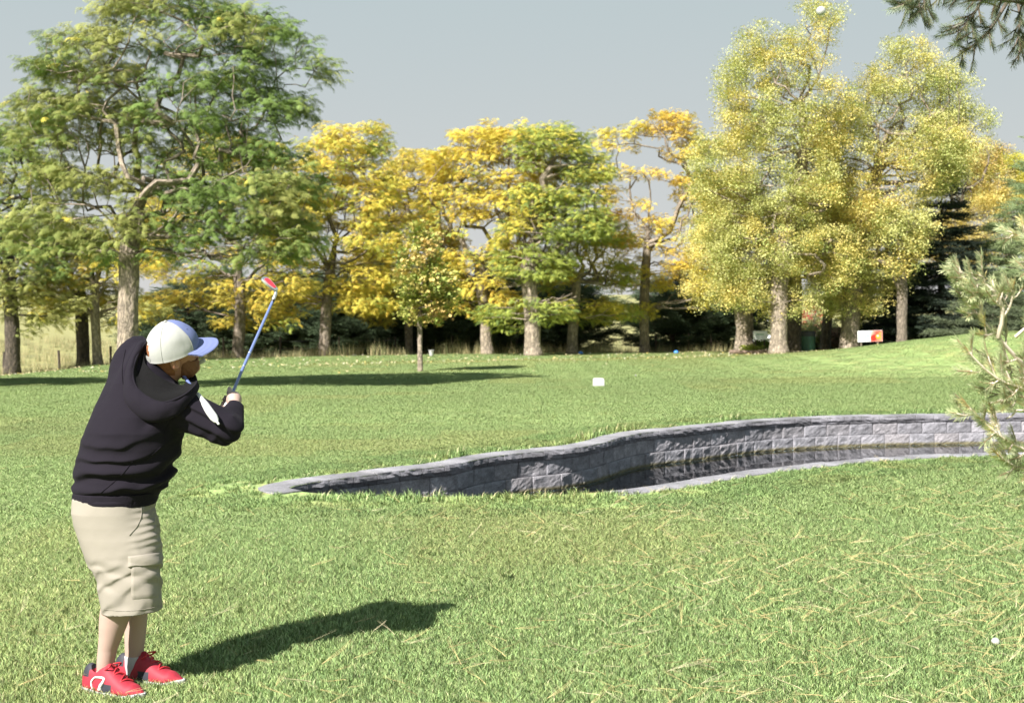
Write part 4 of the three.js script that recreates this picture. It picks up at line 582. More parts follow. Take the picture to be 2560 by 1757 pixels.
  const ridge = (t, sharp) => { const f = t - Math.floor(t), k = f < sharp ? f / sharp : 1 - (f - sharp) / (1 - sharp); return k * k * (3 - 2 * k); }; // soft crest, sharper on one side
  const fold = (x, y, z) => {
    const w = 0.9 * noise(x * 5, y * 6, z * 4) + 0.3 * noise(x * 15, y * 15, z * 11), low = sstep(1.22, 1.02, y), armZone = sstep(0.27, 0.36, x) * sstep(1.09, 1.15, y), back = (1 - low) * (1 - armZone);
    const sweep = y - 0.30 * (x + 0.12) * (x + 0.12) * 3 + 0.10 * x, a = sweep * 13 + w * 1.15, b = (x * 0.9 - y * 0.55) * 7 + w * 1.1, c = (x * 0.75 + y * 1.2 + z * 0.4) * 12 + w * 1.2;
    const amp = 0.45 + 0.9 * noise(x * 4 + 7, y * 5, z * 4), band = sstep(0.872, 0.895, y);
    return band * (0.019 * low * amp * (1 - ridge(a, 0.3)) * sstep(-0.22, -0.02, x + 0.1 * noise(y * 9)) + 0.010 * low * (1 - ridge(a * 0.6 + 0.3, 0.6)) + back * 0.016 * amp * (1 - ridge(b, 0.35)) * sstep(0.36, 0.58, noise(x * 4 + 3, y * 3.5, z * 4)) + armZone * 0.013 * amp * (1 - ridge(c, 0.35)) + 0.006 * (fbm(x * 9, y * 9, z * 9, 3) - 0.5)) - 0.004;
  };
  const hoodieF = (x, y, z) => { const t = torso(x, y, z), s = sleeves(x, y, z), cut = (y - 0.858) - 0.075 * clamp((x - 0.0) * 0.22 - z * 0.14 + 0.01, -1, 1); return Math.max(smin(t, s, 0.035) + fold(x, y, z), -cut); };
  const hoodieG = surface(hoodieF, V(-0.27, 0.8, -0.46), V(0.6, 1.66, 0.27), 0.0062, null, 8);
  const hood = new THREE.Group(); const hoodie = mesh('hoodie', hoodieG, cloth, man);
  { // ribbed waistband follows the hem
    const t2 = slices([[1280, 196, 380, 0, 0.165], [1262, 189, 385, 0, 0.176], [1240, 186, 390, 0, 0.182], [1222, 188, 398, 0, 0.184]], 2.3), bandF = (x, y, z) => { const t = t2(x, y, z), cut = (y - 0.845) - 0.075 * clamp(x * 0.22 - z * 0.20 + 0.01, -1, 1), ang = Math.atan2(z, x - 0.0); return Math.max(t + 0.0012 * Math.sin(ang * 150), -cut); };
    mesh('waistband', surface(bandF, V(-0.27, 0.78, -0.24), V(0.25, 0.93, 0.24), 0.007, null, 8), cloth, hoodie);
    const cuffR = tube([M(582, 1023, -0.10), M(583, 1018, -0.115)], [0.046, 0.041], 18), cuffL = tube([M(555, 1040, -0.2), M(561, 1035, -0.198)], [0.045, 0.04], 18);
    mesh('cuff', cuffR.build(), cloth, hoodie); mesh('cuff', cuffL.build(), cloth, hoodie);
  }
  { // hood: a soft bowl of cloth lying open on the back of the neck; rings run neck -> lining -> rim -> outside -> tucked under
    const rings = [
      [[362, 876, 0.02], [361, 898, 0.06], [374, 918, 0.095], [404, 940, 0.11], [438, 956, 0.085], [460, 955, 0.03], [452, 930, -0.09], [410, 890, -0.13], [382, 878, -0.06]],
      [[350, 890, 0.03], [344, 925, 0.09], [360, 950, 0.13], [398, 968, 0.145], [440, 970, 0.125], [468, 962, 0.07], [472, 935, -0.12], [415, 885, -0.18], [370, 872, -0.08]],
      [[352, 868, 0.035], [332, 925, 0.125], [345, 968, 0.178], [400, 1000, 0.205], [444, 990, 0.18], [478, 968, 0.12], [482, 930, -0.14], [420, 868, -0.2], [372, 852, -0.08]],
      [[346, 862, 0.04], [320, 925, 0.135], [328, 985, 0.2], [382, 1030, 0.222], [440, 1014, 0.195], [482, 982, 0.125], [488, 935, -0.15], [420, 862, -0.21], [366, 846, -0.085]],
      [[338, 862, 0.03], [311, 930, 0.115], [312, 1005, 0.185], [375, 1050, 0.2], [440, 1035, 0.18], [480, 994, 0.11], [486, 945, -0.14], [418, 868, -0.2], [358, 848, -0.085]],
      [[340, 875, 0.0], [318, 940, 0.07], [322, 1005, 0.13], [375, 1040, 0.14], [435, 1025, 0.12], [470, 990, 0.02], [470, 950, -0.1], [415, 890, -0.14], [362, 870, -0.07]]];
    const N = 72, S = 5, curves = rings.map(r => new THREE.CatmullRomCurve3(r.map(a => M(...a)), true, 'centripetal')), cols = []; for (let i = 0; i < N; i++) cols.push(new THREE.CatmullRomCurve3(curves.map(c => c.getPoint(i / N)), false, 'centripetal'));
    const skinUp = (t0, t1, wr) => { const G = new Geo(), n = Math.round((t1 - t0) * 5 * S); for (let j = 0; j <= n; j++) for (let i = 0; i <= N; i++) { const t = lerp(t0, t1, j / n), p = cols[i % N].getPoint(t), q = wr * (fbm(p.x * 14, p.y * 14, p.z * 14, 3) - 0.5); p.add(V(q, q * 0.6, q)); G.v(p.x, p.y, p.z, null, i / N * 6, t * 3); } for (let j = 0; j < n; j++) for (let i = 0; i < N; i++) G.quad(j * (N + 1) + i, j * (N + 1) + i + 1, (j + 1) * (N + 1) + i + 1, (j + 1) * (N + 1) + i); return G.build(); };
    const hd = mesh('hood', skinUp(0.4, 1, 0.02), cloth, hoodie); mesh('hood_lining', skinUp(0, 0.4, 0.012), fleece, hoodie);
    const rim = []; for (let i = 0; i <= N; i++) rim.push(cols[i % N].getPoint(0.41)); mesh('hood_seam', tube(rim, rim.map(() => 0.005), 6, new Geo(), null, false).build(), cloth, hoodie);
  }
  // seams: thin cords laid on the cloth where panels meet
  const drop = (f, x, y, z0 = 0.5) => { const p = M(x, y, 0); let z = z0; for (let k = 0; k < 60; k++) { const q = M(x, y, z), d = f(q.x, q.y, q.z); if (d < 0.0008) break; z -= Math.max(0.001, d * 0.6); } return M(x, y, z + 0.001); };
  const seam = (f, pts, r, mat, parent, name = 'seam') => { const c = new THREE.CatmullRomCurve3(pts.map(([x, y]) => V(x, y, 0))), out = [], n = 26; for (let k = 0; k <= n; k++) { const q = c.getPoint(k / n), p = drop(f, q.x, q.y); if (p.z > -0.3) out.push(p); } if (out.length > 3) mesh(name, tube(out, out.map(() => r), 5).build(), mat, parent); };
  seam(hoodieF, [[410, 1102], [412, 1070], [440, 1035], [470, 1008], [492, 992]], 0.0016, cloth, hoodie);
  seam(hoodieF, [[330, 1150], [305, 1180], [278, 1205], [250, 1228]], 0.0018, cloth, hoodie);
  seam(hoodieF, [[402, 1112], [372, 1138], [350, 1150], [330, 1152]], 0.0018, cloth, hoodie);
  seam(hoodieF, [[312, 870], [304, 920], [308, 975]], 0.0018, cloth, hoodie);
  // ---- shorts
  const pelvis = slices([[1215, 205, 365, 0, 0.15], [1236, 189, 378, 0, 0.172], [1270, 184, 383, 0, 0.186], [1300, 193, 389, 0, 0.19], [1340, 208, 395, 0, 0.19], [1385, 222, 398, 0, 0.186], [1400, 228, 400, 0, 0.18]], 2.4);
  const lR = slices([[1225, 235, 345, 0.05, 0.06], [1290, 205, 380, 0.075, 0.085], [1340, 210, 394, 0.09, 0.1], [1400, 229, 400, 0.098, 0.108], [1460, 246, 402, 0.102, 0.108], [1500, 253, 403, 0.102, 0.108], [1545, 256, 404, 0.102, 0.108]], 2.4), lL = slices([[1225, 245, 345, -0.05, 0.06], [1290, 235, 375, -0.075, 0.085], [1340, 238, 388, -0.09, 0.1], [1400, 262, 394, -0.098, 0.105], [1460, 275, 398, -0.1, 0.104], [1545, 282, 399, -0.1, 0.103]], 2.4);
  const wr = (x, y, z) => { const w = noise(x * 6, y * 6, z * 5) * 1.1 + 0.3 * noise(x * 19, y * 19, z * 15), a = (y - x * 0.5) * 11 + w * 1.3, b = (y + x * 0.7) * 9 + w * 1.4, c = (y * 1.3 - x * 0.2) * 26 + w * 1.5, front = sstep(0.06, 0.14, x) * sstep(0.62, 0.7, y); return 0.007 * (1 - ridge(a, 0.3)) * sstep(0.45, 0.65, noise(x * 4 + 2, y * 4, z * 4)) + 0.006 * (1 - ridge(b, 0.65)) * sstep(0.45, 0.65, noise(x * 4 + 8, y * 4 + 5, z * 4)) + front * 0.0035 * (1 - ridge(c, 0.4)) + 0.006 * (fbm(x * 8, y * 8, z * 8, 3) - 0.5) - 0.004; };
  const hemY = M(330, 1524, 0.1).y, shortsF = (x, y, z) => { const d = smin(pelvis(x, y, z), smin(lR(x, y, z), lL(x, y, z), 0.006), 0.02) + wr(x, y, z), inR = cone(hipR.clone().add(V(0.02, -0.3, 0)), knR.clone().add(V(0.02, -0.12, 0)), 0.086, 0.086)(x, y, z), inL = cone(hipL.clone().add(V(0.02, -0.3, 0)), knL.clone().add(V(-0.01, -0.12, 0)), 0.078, 0.078)(x, y, z); return Math.max(d, -(y - hemY - 0.05 * (x - 0.05)), -Math.max(Math.min(inR, inL), y - hemY - 0.12)); };
  const shorts = mesh('shorts', surface(shortsF, V(-0.27, hemY - 0.03, -0.24), V(0.25, 0.93, 0.24), 0.007, null, 8), khaki, man);
  const patch = (f, x0, x1, yTop, yBot, lift, slope, mat, parent, name) => { const G = new Geo(), n = 16, m = 14, id = []; for (let j = 0; j <= m; j++) for (let i = 0; i <= n; i++) { const u = i / n, v = j / m, x = lerp(x0, x1, u), y = lerp(yTop(u), yBot(u), v), p = drop(f, x, y), e = Math.min(u, 1 - u, v, 1 - v), nn = V(f(p.x + 0.004, p.y, p.z) - f(p.x - 0.004, p.y, p.z), f(p.x, p.y + 0.004, p.z) - f(p.x, p.y - 0.004, p.z), f(p.x, p.y, p.z + 0.004) - f(p.x, p.y, p.z - 0.004)).normalize(); p.addScaledVector(nn, (e < 0.01 ? -0.002 : lift * (0.75 + 0.25 * Math.sin(v * Math.PI)) + slope * v)); id.push(G.v(p.x, p.y, p.z, null, p.x * 8, p.y * 8)); } for (let j = 0; j < m; j++) for (let i = 0; i < n; i++) G.quad(id[j * (n + 1) + i], id[j * (n + 1) + i + 1], id[(j + 1) * (n + 1) + i + 1], id[(j + 1) * (n + 1) + i]); return mesh(name, G.build(), mat, parent); };
  patch(shortsF, 326, 397, u => 1398 - 6 * u, u => 1496 - 6 * u, 0.007, 0, khaki, shorts, 'cargo_pocket');
  patch(shortsF, 318, 401, u => 1386 - 10 * u, u => 1416 - 9 * u, 0.010, 0.004, khaki, shorts, 'pocket_flap');
  seam(shortsF, [[258, 1518], [300, 1523], [350, 1520], [402, 1510]], 0.0010, khaki, shorts);
  seam(shortsF, [[352, 1258], [352, 1285], [342, 1310], [322, 1334]], 0.0022, khaki, shorts, 'pocket_edge');
  // ---- socks and shoes
  const sockMat = std([0.36, 0.36, 0.385]);
  const shoe = (heel, toe, label, ankle, mark) => {
    const f = toe.clone().sub(heel); f.y = 0; const L = f.length(); f.normalize(); const r = V(-f.z, 0, f.x), o = V(heel.x, 0, heel.z);
    const s = new THREE.Group(); s.name = 'shoe'; s.userData.label = label; s.position.copy(o); s.rotation.y = Math.atan2(-f.z, f.x); man.add(s);
    const W = t => 0.036 + 0.014 * sstep(0.1, 0.65, t) - 0.022 * sstep(0.8, 1.02, t), Hh = t => lerp(0.115, 0.044, sstep(0.36, 0.86, t)) - 0.02 * sstep(0.85, 1.02, t) - 0.02 * Math.exp(-((t - 0.25) ** 2) * 80);
    const prof = (x, z, grow) => { const t = clamp(x / L, 0, 1), w = W(t) + grow, ends = Math.max(-x - 0.001, x - L) , cz = 0.008 * Math.sin(t * 3); return { t, q: Math.abs(z - cz) / w, w, ends }; };
    const upF = (x, y, z) => { const { t, q, w, ends } = prof(x, z, 0), hh = Hh(t), yy = (y - 0.018) / hh, rr = Math.pow(Math.pow(q, 2.4) + Math.pow(Math.max(0, yy), 2.6), 1 / 2.5), ex = Math.pow(Math.max(0, Math.abs(x / L - 0.5) * 2 - 0.72) / 0.28, 2); return Math.max((Math.sqrt(rr * rr + 0.55 * ex) - 1) * 0.035, 0.016 - y); };
    const open = cone(V(L * 0.26, 0.122, 0), V(L * 0.26, 0.19, 0), 0.038, 0.048);
    const upper = surface((x, y, z) => Math.max(upF(x, y, z), -open(x, y, z)), V(-0.02, 0, -0.07), V(L + 0.02, 0.13, 0.07), 0.0045, (x, y, z) => { const t = x / L, blk = (t < 0.16 && y > 0.07) || (y > 0.104 && t < 0.26) || (mark && Math.abs(t - 0.52) < 0.09 && y < 0.06 && z > 0) || (!mark && t > 0.42 && t < 0.6 && y < 0.062); const n = 0.85 + 0.3 * noise(x * 90, y * 90, z * 90); return blk ? [0.02 * n, 0.02 * n, 0.03 * n] : [0.29 * n, 0.014 * n, 0.03 * n]; });
    mesh('upper', upper, std([1, 1, 1], { vertexColors: true, roughness: 0.7 }), s);
    const soleF = (x, y, z) => { const { q, ends } = prof(x, z, 0.005), ex = Math.pow(Math.max(0, Math.abs(x / L - 0.5) * 2 - 0.72) / 0.28, 2); return Math.max((Math.sqrt(q * q + 0.5 * ex) - 1) * 0.035, y - 0.02 - 0.008 * sstep(0.75, 1, x / L) - 0.002 * Math.sin(x * 40), -y); };
    mesh('sole', surface(soleF, V(-0.03, -0.006, -0.075), V(L + 0.03, 0.045, 0.075), 0.0048), std([0.4, 0.4, 0.42]), s);
    const tong = new Geo(); tube([V(L * 0.45, 0.09, 0), V(L * 0.42, 0.122, 0), V(L * 0.405, 0.14, 0)], [0.026, 0.024, 0.012], 10, tong); const tg = tong.build(); tg.scale(1, 1, 1); mesh('tongue', tg, std([0.27, 0.012, 0.026]), s);
    const red = std([0.4, 0.014, 0.024], { roughness: 0.6 }), topY = t => 0.018 + Hh(t) * 0.99;
    for (let k = 0; k < 5; k++) { const t0 = 0.48 + 0.065 * k, pts = []; for (let j = 0; j <= 8; j++) { const a = lerp(-1, 1, j / 8), tt = t0 + 0.03 * a * (k % 2 ? 1 : -1); pts.push(V(L * tt, topY(tt) * (1 - 0.16 * a * a) + 0.006, a * W(tt) * 0.62)); } mesh('lace', tube(pts, pts.map(() => 0.0042), 6).build(), red, s); }
    for (const sg of [-1, 1]) { const pts = []; for (let j = 0; j <= 10; j++) { const a = j / 10 * Math.PI; pts.push(V(L * 0.47 + 0.03 * Math.sin(a) - 0.02 * (j / 10), topY(0.47) + 0.012 + 0.012 * Math.sin(a) - 0.03 * (j / 10) * sg * sg * 0.9, sg * (0.008 + 0.032 * Math.sin(a * 0.8)))); } mesh('lace', tube(pts, pts.map(() => 0.004), 6).build(), red, s); }
    if (mark) { // white curved stripe on the outer side
      const side = (t, y) => { let z = 0.08; for (let k = 0; k < 60; k++) { const d = upF(t * L, y, z); if (d < 0.001) break; z -= 0.0015; } return V(t * L, y, z + 0.002); }, key = new THREE.CatmullRomCurve3([[0.25, 0.026], [0.225, 0.05], [0.27, 0.073], [0.36, 0.082], [0.48, 0.08], [0.455, 0.062], [0.415, 0.045], [0.40, 0.028]].map(([t, y]) => V(t, y, 0))), pts = [], rad = []; for (let j = 0; j <= 30; j++) { const q = key.getPoint(j / 30); pts.push(side(q.x, q.y)); rad.push(j < 18 ? lerp(0.0035, 0.0055, j / 18) : lerp(0.0055, 0.010, (j - 18) / 12)); }
      mesh('stripe', tube(pts, rad, 6).build(), std([0.72, 0.71, 0.7]), s); }
    return s;
  };
  shoe(M(214, 1700, 0.034), M(354, 1726, 0.184), 'near red shoe with white curved stripe', anR, true);
  shoe(M(293, 1685, -0.135), M(452, 1702, -0.03), 'far red shoe with black panel', anL, false);
  for (const [f, x0, x1, z0, z1, top] of [[legR, -0.2, 0.06, 0.0, 0.16, 0.095], [legL, -0.06, 0.2, -0.18, -0.02, 0.122]]) mesh('sock', surface((x, y, z) => Math.max(f(x, y, z) - 0.0025 - 0.0006 * Math.sin(y * 900), y - top - 0.1 * (0.02 - x) * 0.3), V(x0, 0.03, z0), V(x1, 0.16, z1), 0.006), sockMat, man);

  // ---- clubs
  const blue = phys([0.10, 0.135, 0.30], { roughness: 0.35, clearcoat: 0.6, clearcoatRoughness: 0.2 }), steel = std([0.62, 0.62, 0.64], { metalness: 0.9, roughness: 0.28 }), rubber = std([0.4, 0.4, 0.395], { roughness: 0.75 }), black = std([0.012, 0.012, 0.02], { roughness: 0.4 });
  {
    const club = thing('golf_club', 'iron golf club with blue shaft and red backed head raised in the hands', 'golf club', MO.clone().add(gripA)); const tip = M(688, 737, -0.63).sub(gripA), at = t => tip.clone().multiplyScalar(t), back = gripDir.clone().multiplyScalar(-0.16);
    mesh('shaft', tube([back.clone().multiplyScalar(0.4), at(0.3), at(0.7), at(0.95)], [0.0078, 0.0076, 0.0072, 0.0068], 14).build(), blue, club);
    mesh('grip', tube([back, back.clone().multiplyScalar(0.9), gripDir.clone().multiplyScalar(0.085), gripDir.clone().multiplyScalar(0.092)], [0.012, 0.0145, 0.0115, 0.009], 14).build(), rubber, club);
    mesh('ferrule', tube([at(0.93), at(0.955)], [0.0085, 0.0095], 14).build(), black, club);
    for (const t of [0.33, 0.45]) mesh('shaft_band', tube([at(t), at(t + 0.006)], [0.0079, 0.0079], 12).build(), steel, club);
    // head: hosel and blade; blade axes: toe-ward, sole-ward, face normal
    const hosel = tip.clone(), ex = M(651, 690, -0.66).sub(M(691, 728, -0.63)).normalize(), head = new THREE.Group(); head.name = 'head'; club.add(head);
    let nz = V(0.62, 0.66, 0.42); nz.addScaledVector(ex, -nz.dot(ex)).normalize(); const ey = V(0, 0, 0).crossVectors(nz, ex).normalize(), basis = new THREE.Matrix4().makeBasis(ex, ey, nz), origin = M(690, 727, -0.635).sub(gripA);
    mesh('hosel', tube([at(0.95), hosel.clone().lerp(origin, 0.4), origin.clone().addScaledVector(ex, 0.008)], [0.0095, 0.0085, 0.0075], 12).build(), steel, head);
    const out = new THREE.Shape(); out.moveTo(0, -0.008); out.bezierCurveTo(0.03, -0.018, 0.07, -0.03, 0.09, -0.022); out.bezierCurveTo(0.104, -0.012, 0.102, 0.02, 0.086, 0.026); out.bezierCurveTo(0.06, 0.032, 0.02, 0.022, 0, 0.012); out.closePath();
    const bl = new THREE.ExtrudeGeometry(out, { depth: 0.008, bevelEnabled: true, bevelSize: 0.002, bevelThickness: 0.002, bevelSegments: 2 }), inn = new THREE.Shape(); inn.moveTo(0.014, -0.006); inn.bezierCurveTo(0.035, -0.013, 0.065, -0.02, 0.08, -0.015); inn.bezierCurveTo(0.09, -0.008, 0.088, 0.012, 0.078, 0.017); inn.bezierCurveTo(0.06, 0.021, 0.03, 0.014, 0.014, 0.007); inn.closePath(); const cav = new THREE.ExtrudeGeometry(inn, { depth: 0.0125, bevelEnabled: false });
    for (const g of [bl, cav]) { g.applyMatrix4(basis); g.translate(origin.x, origin.y, origin.z); }
    mesh('blade', bl, steel, head); mesh('cavity_badge', cav, std([0.55, 0.03, 0.05], { roughness: 0.45 }), head);
  }
  {
    const b0 = M(546, 1060, 0.19), g0 = M(490, 983, 0.045), dir = g0.clone().sub(b0).normalize(), club = thing('golf_club', 'second golf club with thick white grip tucked under the chin', 'golf club', MO.clone().add(b0)), at = s => dir.clone().multiplyScalar(s), L = b0.distanceTo(g0);
    mesh('grip', tube([at(-0.003), at(0.0), at(0.016), at(0.026), at(0.05), at(L * 0.6), at(L - 0.01), at(L)], [0.003, 0.005, 0.0058, 0.013, 0.0185, 0.0185, 0.0125, 0.008], 16).build(), rubber, club);
    mesh('shaft', tube([at(L - 0.005), at(0.38), at(0.46)], [0.0085, 0.0075, 0.007], 12).build(), blue, club);
    const e = at(0.46), hd = new THREE.BoxGeometry(0.05, 0.018, 0.03); hd.translate(e.x + 0.02, e.y, e.z - 0.01); mesh('head', hd, steel, club);
  }
  { const a = H(0.096, -0.088, 0.004), b = H(0.126, -0.078, 0.012), g = thing('white_stick', 'short white stick held between the lips of the golfer', 'stick', MO.clone().add(a)), d = b.clone().sub(a); mesh('stick', tube([V(0, 0, 0).addScaledVector(d, -0.3), d.clone().multiplyScalar(0.9), d], [0.009, 0.0095, 0.007], 12).build(), rubber, g); }
}
console.log('golfer');

// ------------------------------------------------------------------ things on and beyond the grass
const onG = (x, d, lift = 0) => { const X = XD(x, d); return V(X, height(X, -d) + lift, -d); };
const WHITE = std([0.36, 0.36, 0.357], { roughness: 0.6 });
{ // white tee marker: low block with rounded corners and a bevelled top
  const g = thing('tee_marker', 'white rounded block standing alone in the middle of the lawn', 'tee marker', onG(1497, 31)); const sh = new THREE.Shape(), w = 0.128, h = 0.175, r = 0.05;
  sh.moveTo(-w, 0); sh.lineTo(w, 0); sh.lineTo(w, h - r); sh.quadraticCurveTo(w, h, w - r, h); sh.lineTo(-w + r, h); sh.quadraticCurveTo(-w, h, -w, h - r); sh.closePath();
  const e = new THREE.ExtrudeGeometry(sh, { depth: 0.1, bevelEnabled: true, bevelSize: 0.012, bevelThickness: 0.012, bevelSegments: 3 }); e.translate(0, 0.014, -0.05); mesh('block', e, WHITE, g);
  for (const s of [-1, 1]) mesh('ground_spike', tube([V(0.07 * s, -0.08, 0), V(0.07 * s, 0.03, 0)], [0.004, 0.006], 6).build(), std([0.3, 0.3, 0.3], { metalness: 0.8 }), g);
}
{ // white pail at the far edge
  const g = thing('pail', 'small white tapered pail on the far grass right of the young maple', 'pail', onG(1078, 54)); const pr = [[0, 0], [0.1, 0], [0.105, 0.02], [0.15, 0.28], [0.165, 0.285], [0.165, 0.3], [0.14, 0.3], [0.1, 0.03], [0, 0.03]].map(([a, b]) => new THREE.Vector2(a * 0.75, b * 0.85 + 0.015)); mesh('bowl', new THREE.LatheGeometry(pr, 24), WHITE, g);
  const hp = []; for (let k = 0; k <= 10; k++) { const a = k / 10 * Math.PI; hp.push(V(Math.cos(a) * 0.12, 0.27 + 0.1 * Math.sin(a) * -0.4, Math.sin(a) * 0.12)); } mesh('handle', tube(hp, hp.map(() => 0.005), 6).build(), std([0.4, 0.4, 0.4], { metalness: 0.8 }), g);
}
const dome = (name, label, x, d, r, c) => { const g = thing(name, label, 'tee marker', onG(x, d)); const s = new THREE.SphereGeometry(r, 20, 12, 0, Math.PI * 2, 0, Math.PI * 0.56); s.scale(1, 0.85, 1); s.translate(0, 0.035, 0); mesh('dome', s, std(c, { roughness: 0.5 }), g); mesh('ground_spike', tube([V(0, -0.1, 0), V(0, 0.05, 0)], [0.004, 0.008], 6).build(), std([0.3, 0.3, 0.3]), g); };
dome('dome_marker', 'white dome tee marker on the far edge left of the young maple', 885, 55.5, 0.12, [0.66, 0.66, 0.66]);
dome('dome_marker', 'blue dome tee marker beside the slim locust trunk', 1452, 57, 0.11, [0.05, 0.2, 0.6]);
dome('dome_marker', 'blue dome tee marker right of the sparse yellow locust', 1691, 58.5, 0.11, [0.05, 0.2, 0.6]);
const ballGeo = (() => { const g = new THREE.IcosahedronGeometry(0.0214, 12), p = g.attributes.position, R = rng(8), dm = []; for (let k = 0; k < 170; k++) { const y = 1 - 2 * (k + 0.5) / 170, a = k * 2.39996, r = Math.sqrt(1 - y * y); dm.push(V(Math.cos(a) * r, y, Math.sin(a) * r)); } for (let k = 0; k < p.count; k++) { const v = V(p.getX(k), p.getY(k), p.getZ(k)).normalize(); let m = 0; for (const q of dm) m = Math.max(m, v.dot(q)); const s = 0.0214 - 0.0006 * sstep(0.985, 0.998, m); p.setXYZ(k, v.x * s, v.y * s, v.z * s); } g.computeVertexNormals(); return g; })();
const ballMat = phys([0.36, 0.36, 0.355], { roughness: 0.35, clearcoat: 0.5 });
const ball = (label, pos) => { const b = mesh('golf_ball', ballGeo, ballMat); b.position.copy(pos); tag(b, label, 'golf ball'); };
ball('white golf ball lying among pine straw in the right foreground', V(XD(2498, 6.56), 0.021, -6.56));
ball('white golf ball flying high in front of the cottonwood top', P(2053, 27, 5.9));
ball('tiny white golf ball on the far lawn right of the white block', V(XD(1590, 36), 0.03, -36));

{ // green litter barrel with a dark rim
  const g = thing('litter_barrel', 'dark green litter barrel between two cottonwood trunks', 'barrel', onG(2022, 55)), gr = std([0.010, 0.052, 0.032], { roughness: 0.45 }), pr = [[0, 0.02], [0.29, 0.02], [0.3, 0.05], [0.292, 0.07], [0.296, 0.3], [0.305, 0.32], [0.296, 0.34], [0.296, 0.56], [0.305, 0.58], [0.296, 0.6], [0.292, 0.72]].map(a => new THREE.Vector2(...a)); mesh('drum', new THREE.LatheGeometry(pr, 36), gr, g);
  mesh('rim', new THREE.LatheGeometry([[0.292, 0.7], [0.312, 0.7], [0.312, 0.9], [0.29, 0.92], [0.28, 0.9], [0.28, 0.7]].map(a => new THREE.Vector2(...a)), 36), std([0.006, 0.008, 0.016], { roughness: 0.5 }), g);
  mesh('liner', new THREE.LatheGeometry([[0.275, 0.9], [0.26, 0.5], [0, 0.45]].map(a => new THREE.Vector2(...a)), 24), std([0.006, 0.006, 0.007]), g);
}
{ // sponsor board on two posts
  const c = document.createElement('canvas'); c.width = 512; c.height = 224; const x = c.getContext('2d'); x.fillStyle = '#dfe2ea'; x.fillRect(0, 0, 256, 224); const gr = x.createLinearGradient(256, 0, 512, 120); gr.addColorStop(0, '#e9c9c4'); gr.addColorStop(0.5, '#c4473a'); gr.addColorStop(1, '#dd7b62'); x.fillStyle = gr; x.fillRect(256, 0, 256, 224);
  x.fillStyle = '#128a63'; x.fillRect(92, 90, 140, 44); x.fillStyle = '#e6efe9'; for (let k = 0; k < 6; k++) x.fillRect(104 + k * 20, 102, 12, 20); x.fillStyle = '#cfae4f'; x.beginPath(); x.arc(56, 112, 28, 0, 7); x.fill(); x.fillStyle = '#eef0f2'; x.beginPath(); x.arc(56, 112, 13, 0, 7); x.fill(); x.fillStyle = '#c9ced8'; for (const y of [40, 60, 170, 188]) x.fillRect(40, y, 170, 8);
  x.fillStyle = '#b3261c'; x.beginPath(); x.ellipse(330, 150, 60, 66, 0, 0, 7); x.fill(); x.fillStyle = '#e28a2b'; x.beginPath(); x.ellipse(428, 130, 58, 50, 0.3, 0, 7); x.fill(); x.fillStyle = '#7d9b3c'; x.beginPath(); x.ellipse(470, 60, 24, 12, 0.4, 0, 7); x.fill(); x.fillStyle = '#f0d9cf'; x.beginPath(); x.ellipse(420, 112, 22, 16, 0, 0, 7); x.fill();
  const t = new THREE.CanvasTexture(c); t.colorSpace = THREE.SRGBColorSpace;
  const g = thing('sponsor_board', 'white and red sponsor board on two posts beside the buttressed cottonwood', 'sign', onG(2176, 53)); g.rotation.y = 0.12; g.position.y = P(2176, 880, 53).y - 0.1;
  const b = new THREE.BoxGeometry(1.06, 0.46, 0.03); b.rotateZ(0.035); b.translate(0, 0.76, 0); mesh('panel', b, std([0.6, 0.6, 0.6]), g); const f = new THREE.PlaneGeometry(1.04, 0.44); f.rotateZ(0.035); f.translate(0, 0.76, 0.019); mesh('print', f, std([1, 1, 1], { map: t, roughness: 0.5 }), g);
  for (const s of [-0.36, 0.36]) mesh('post', tube([V(s, -0.5, -0.05), V(s, 0.95, -0.05)], [0.04, 0.04], 8).build(), BARK.grey, g);
}
{ // small white notice with a green line
  const c = document.createElement('canvas'); c.width = 256; c.height = 160; const x = c.getContext('2d'); x.fillStyle = '#e4e5ea'; x.fillRect(0, 0, 256, 160); x.fillStyle = '#3f8f63'; for (let k = 0; k < 7; k++) x.fillRect(60 + k * 20, 52, 14, 22); x.fillStyle = '#c9ccd4'; x.fillRect(50, 96, 150, 8); x.fillRect(60, 116, 130, 8); const t = new THREE.CanvasTexture(c); t.colorSpace = THREE.SRGBColorSpace;
  const g = thing('notice_board', 'small white notice with a green line beside the forked trunk', 'sign', onG(1901, 56.2)); const b = new THREE.BoxGeometry(0.62, 0.38, 0.03); b.translate(0, 0.8, 0); mesh('panel', b, WHITE, g); const f = new THREE.PlaneGeometry(0.6, 0.36); f.translate(0, 0.8, 0.019); mesh('print', f, std([1, 1, 1], { map: t }), g);
  for (const s of [-0.2, 0.2]) mesh('post', tube([V(s, -0.3, -0.04), V(s, 0.95, -0.04)], [0.03, 0.03], 8).build(), BARK.dark, g);
}
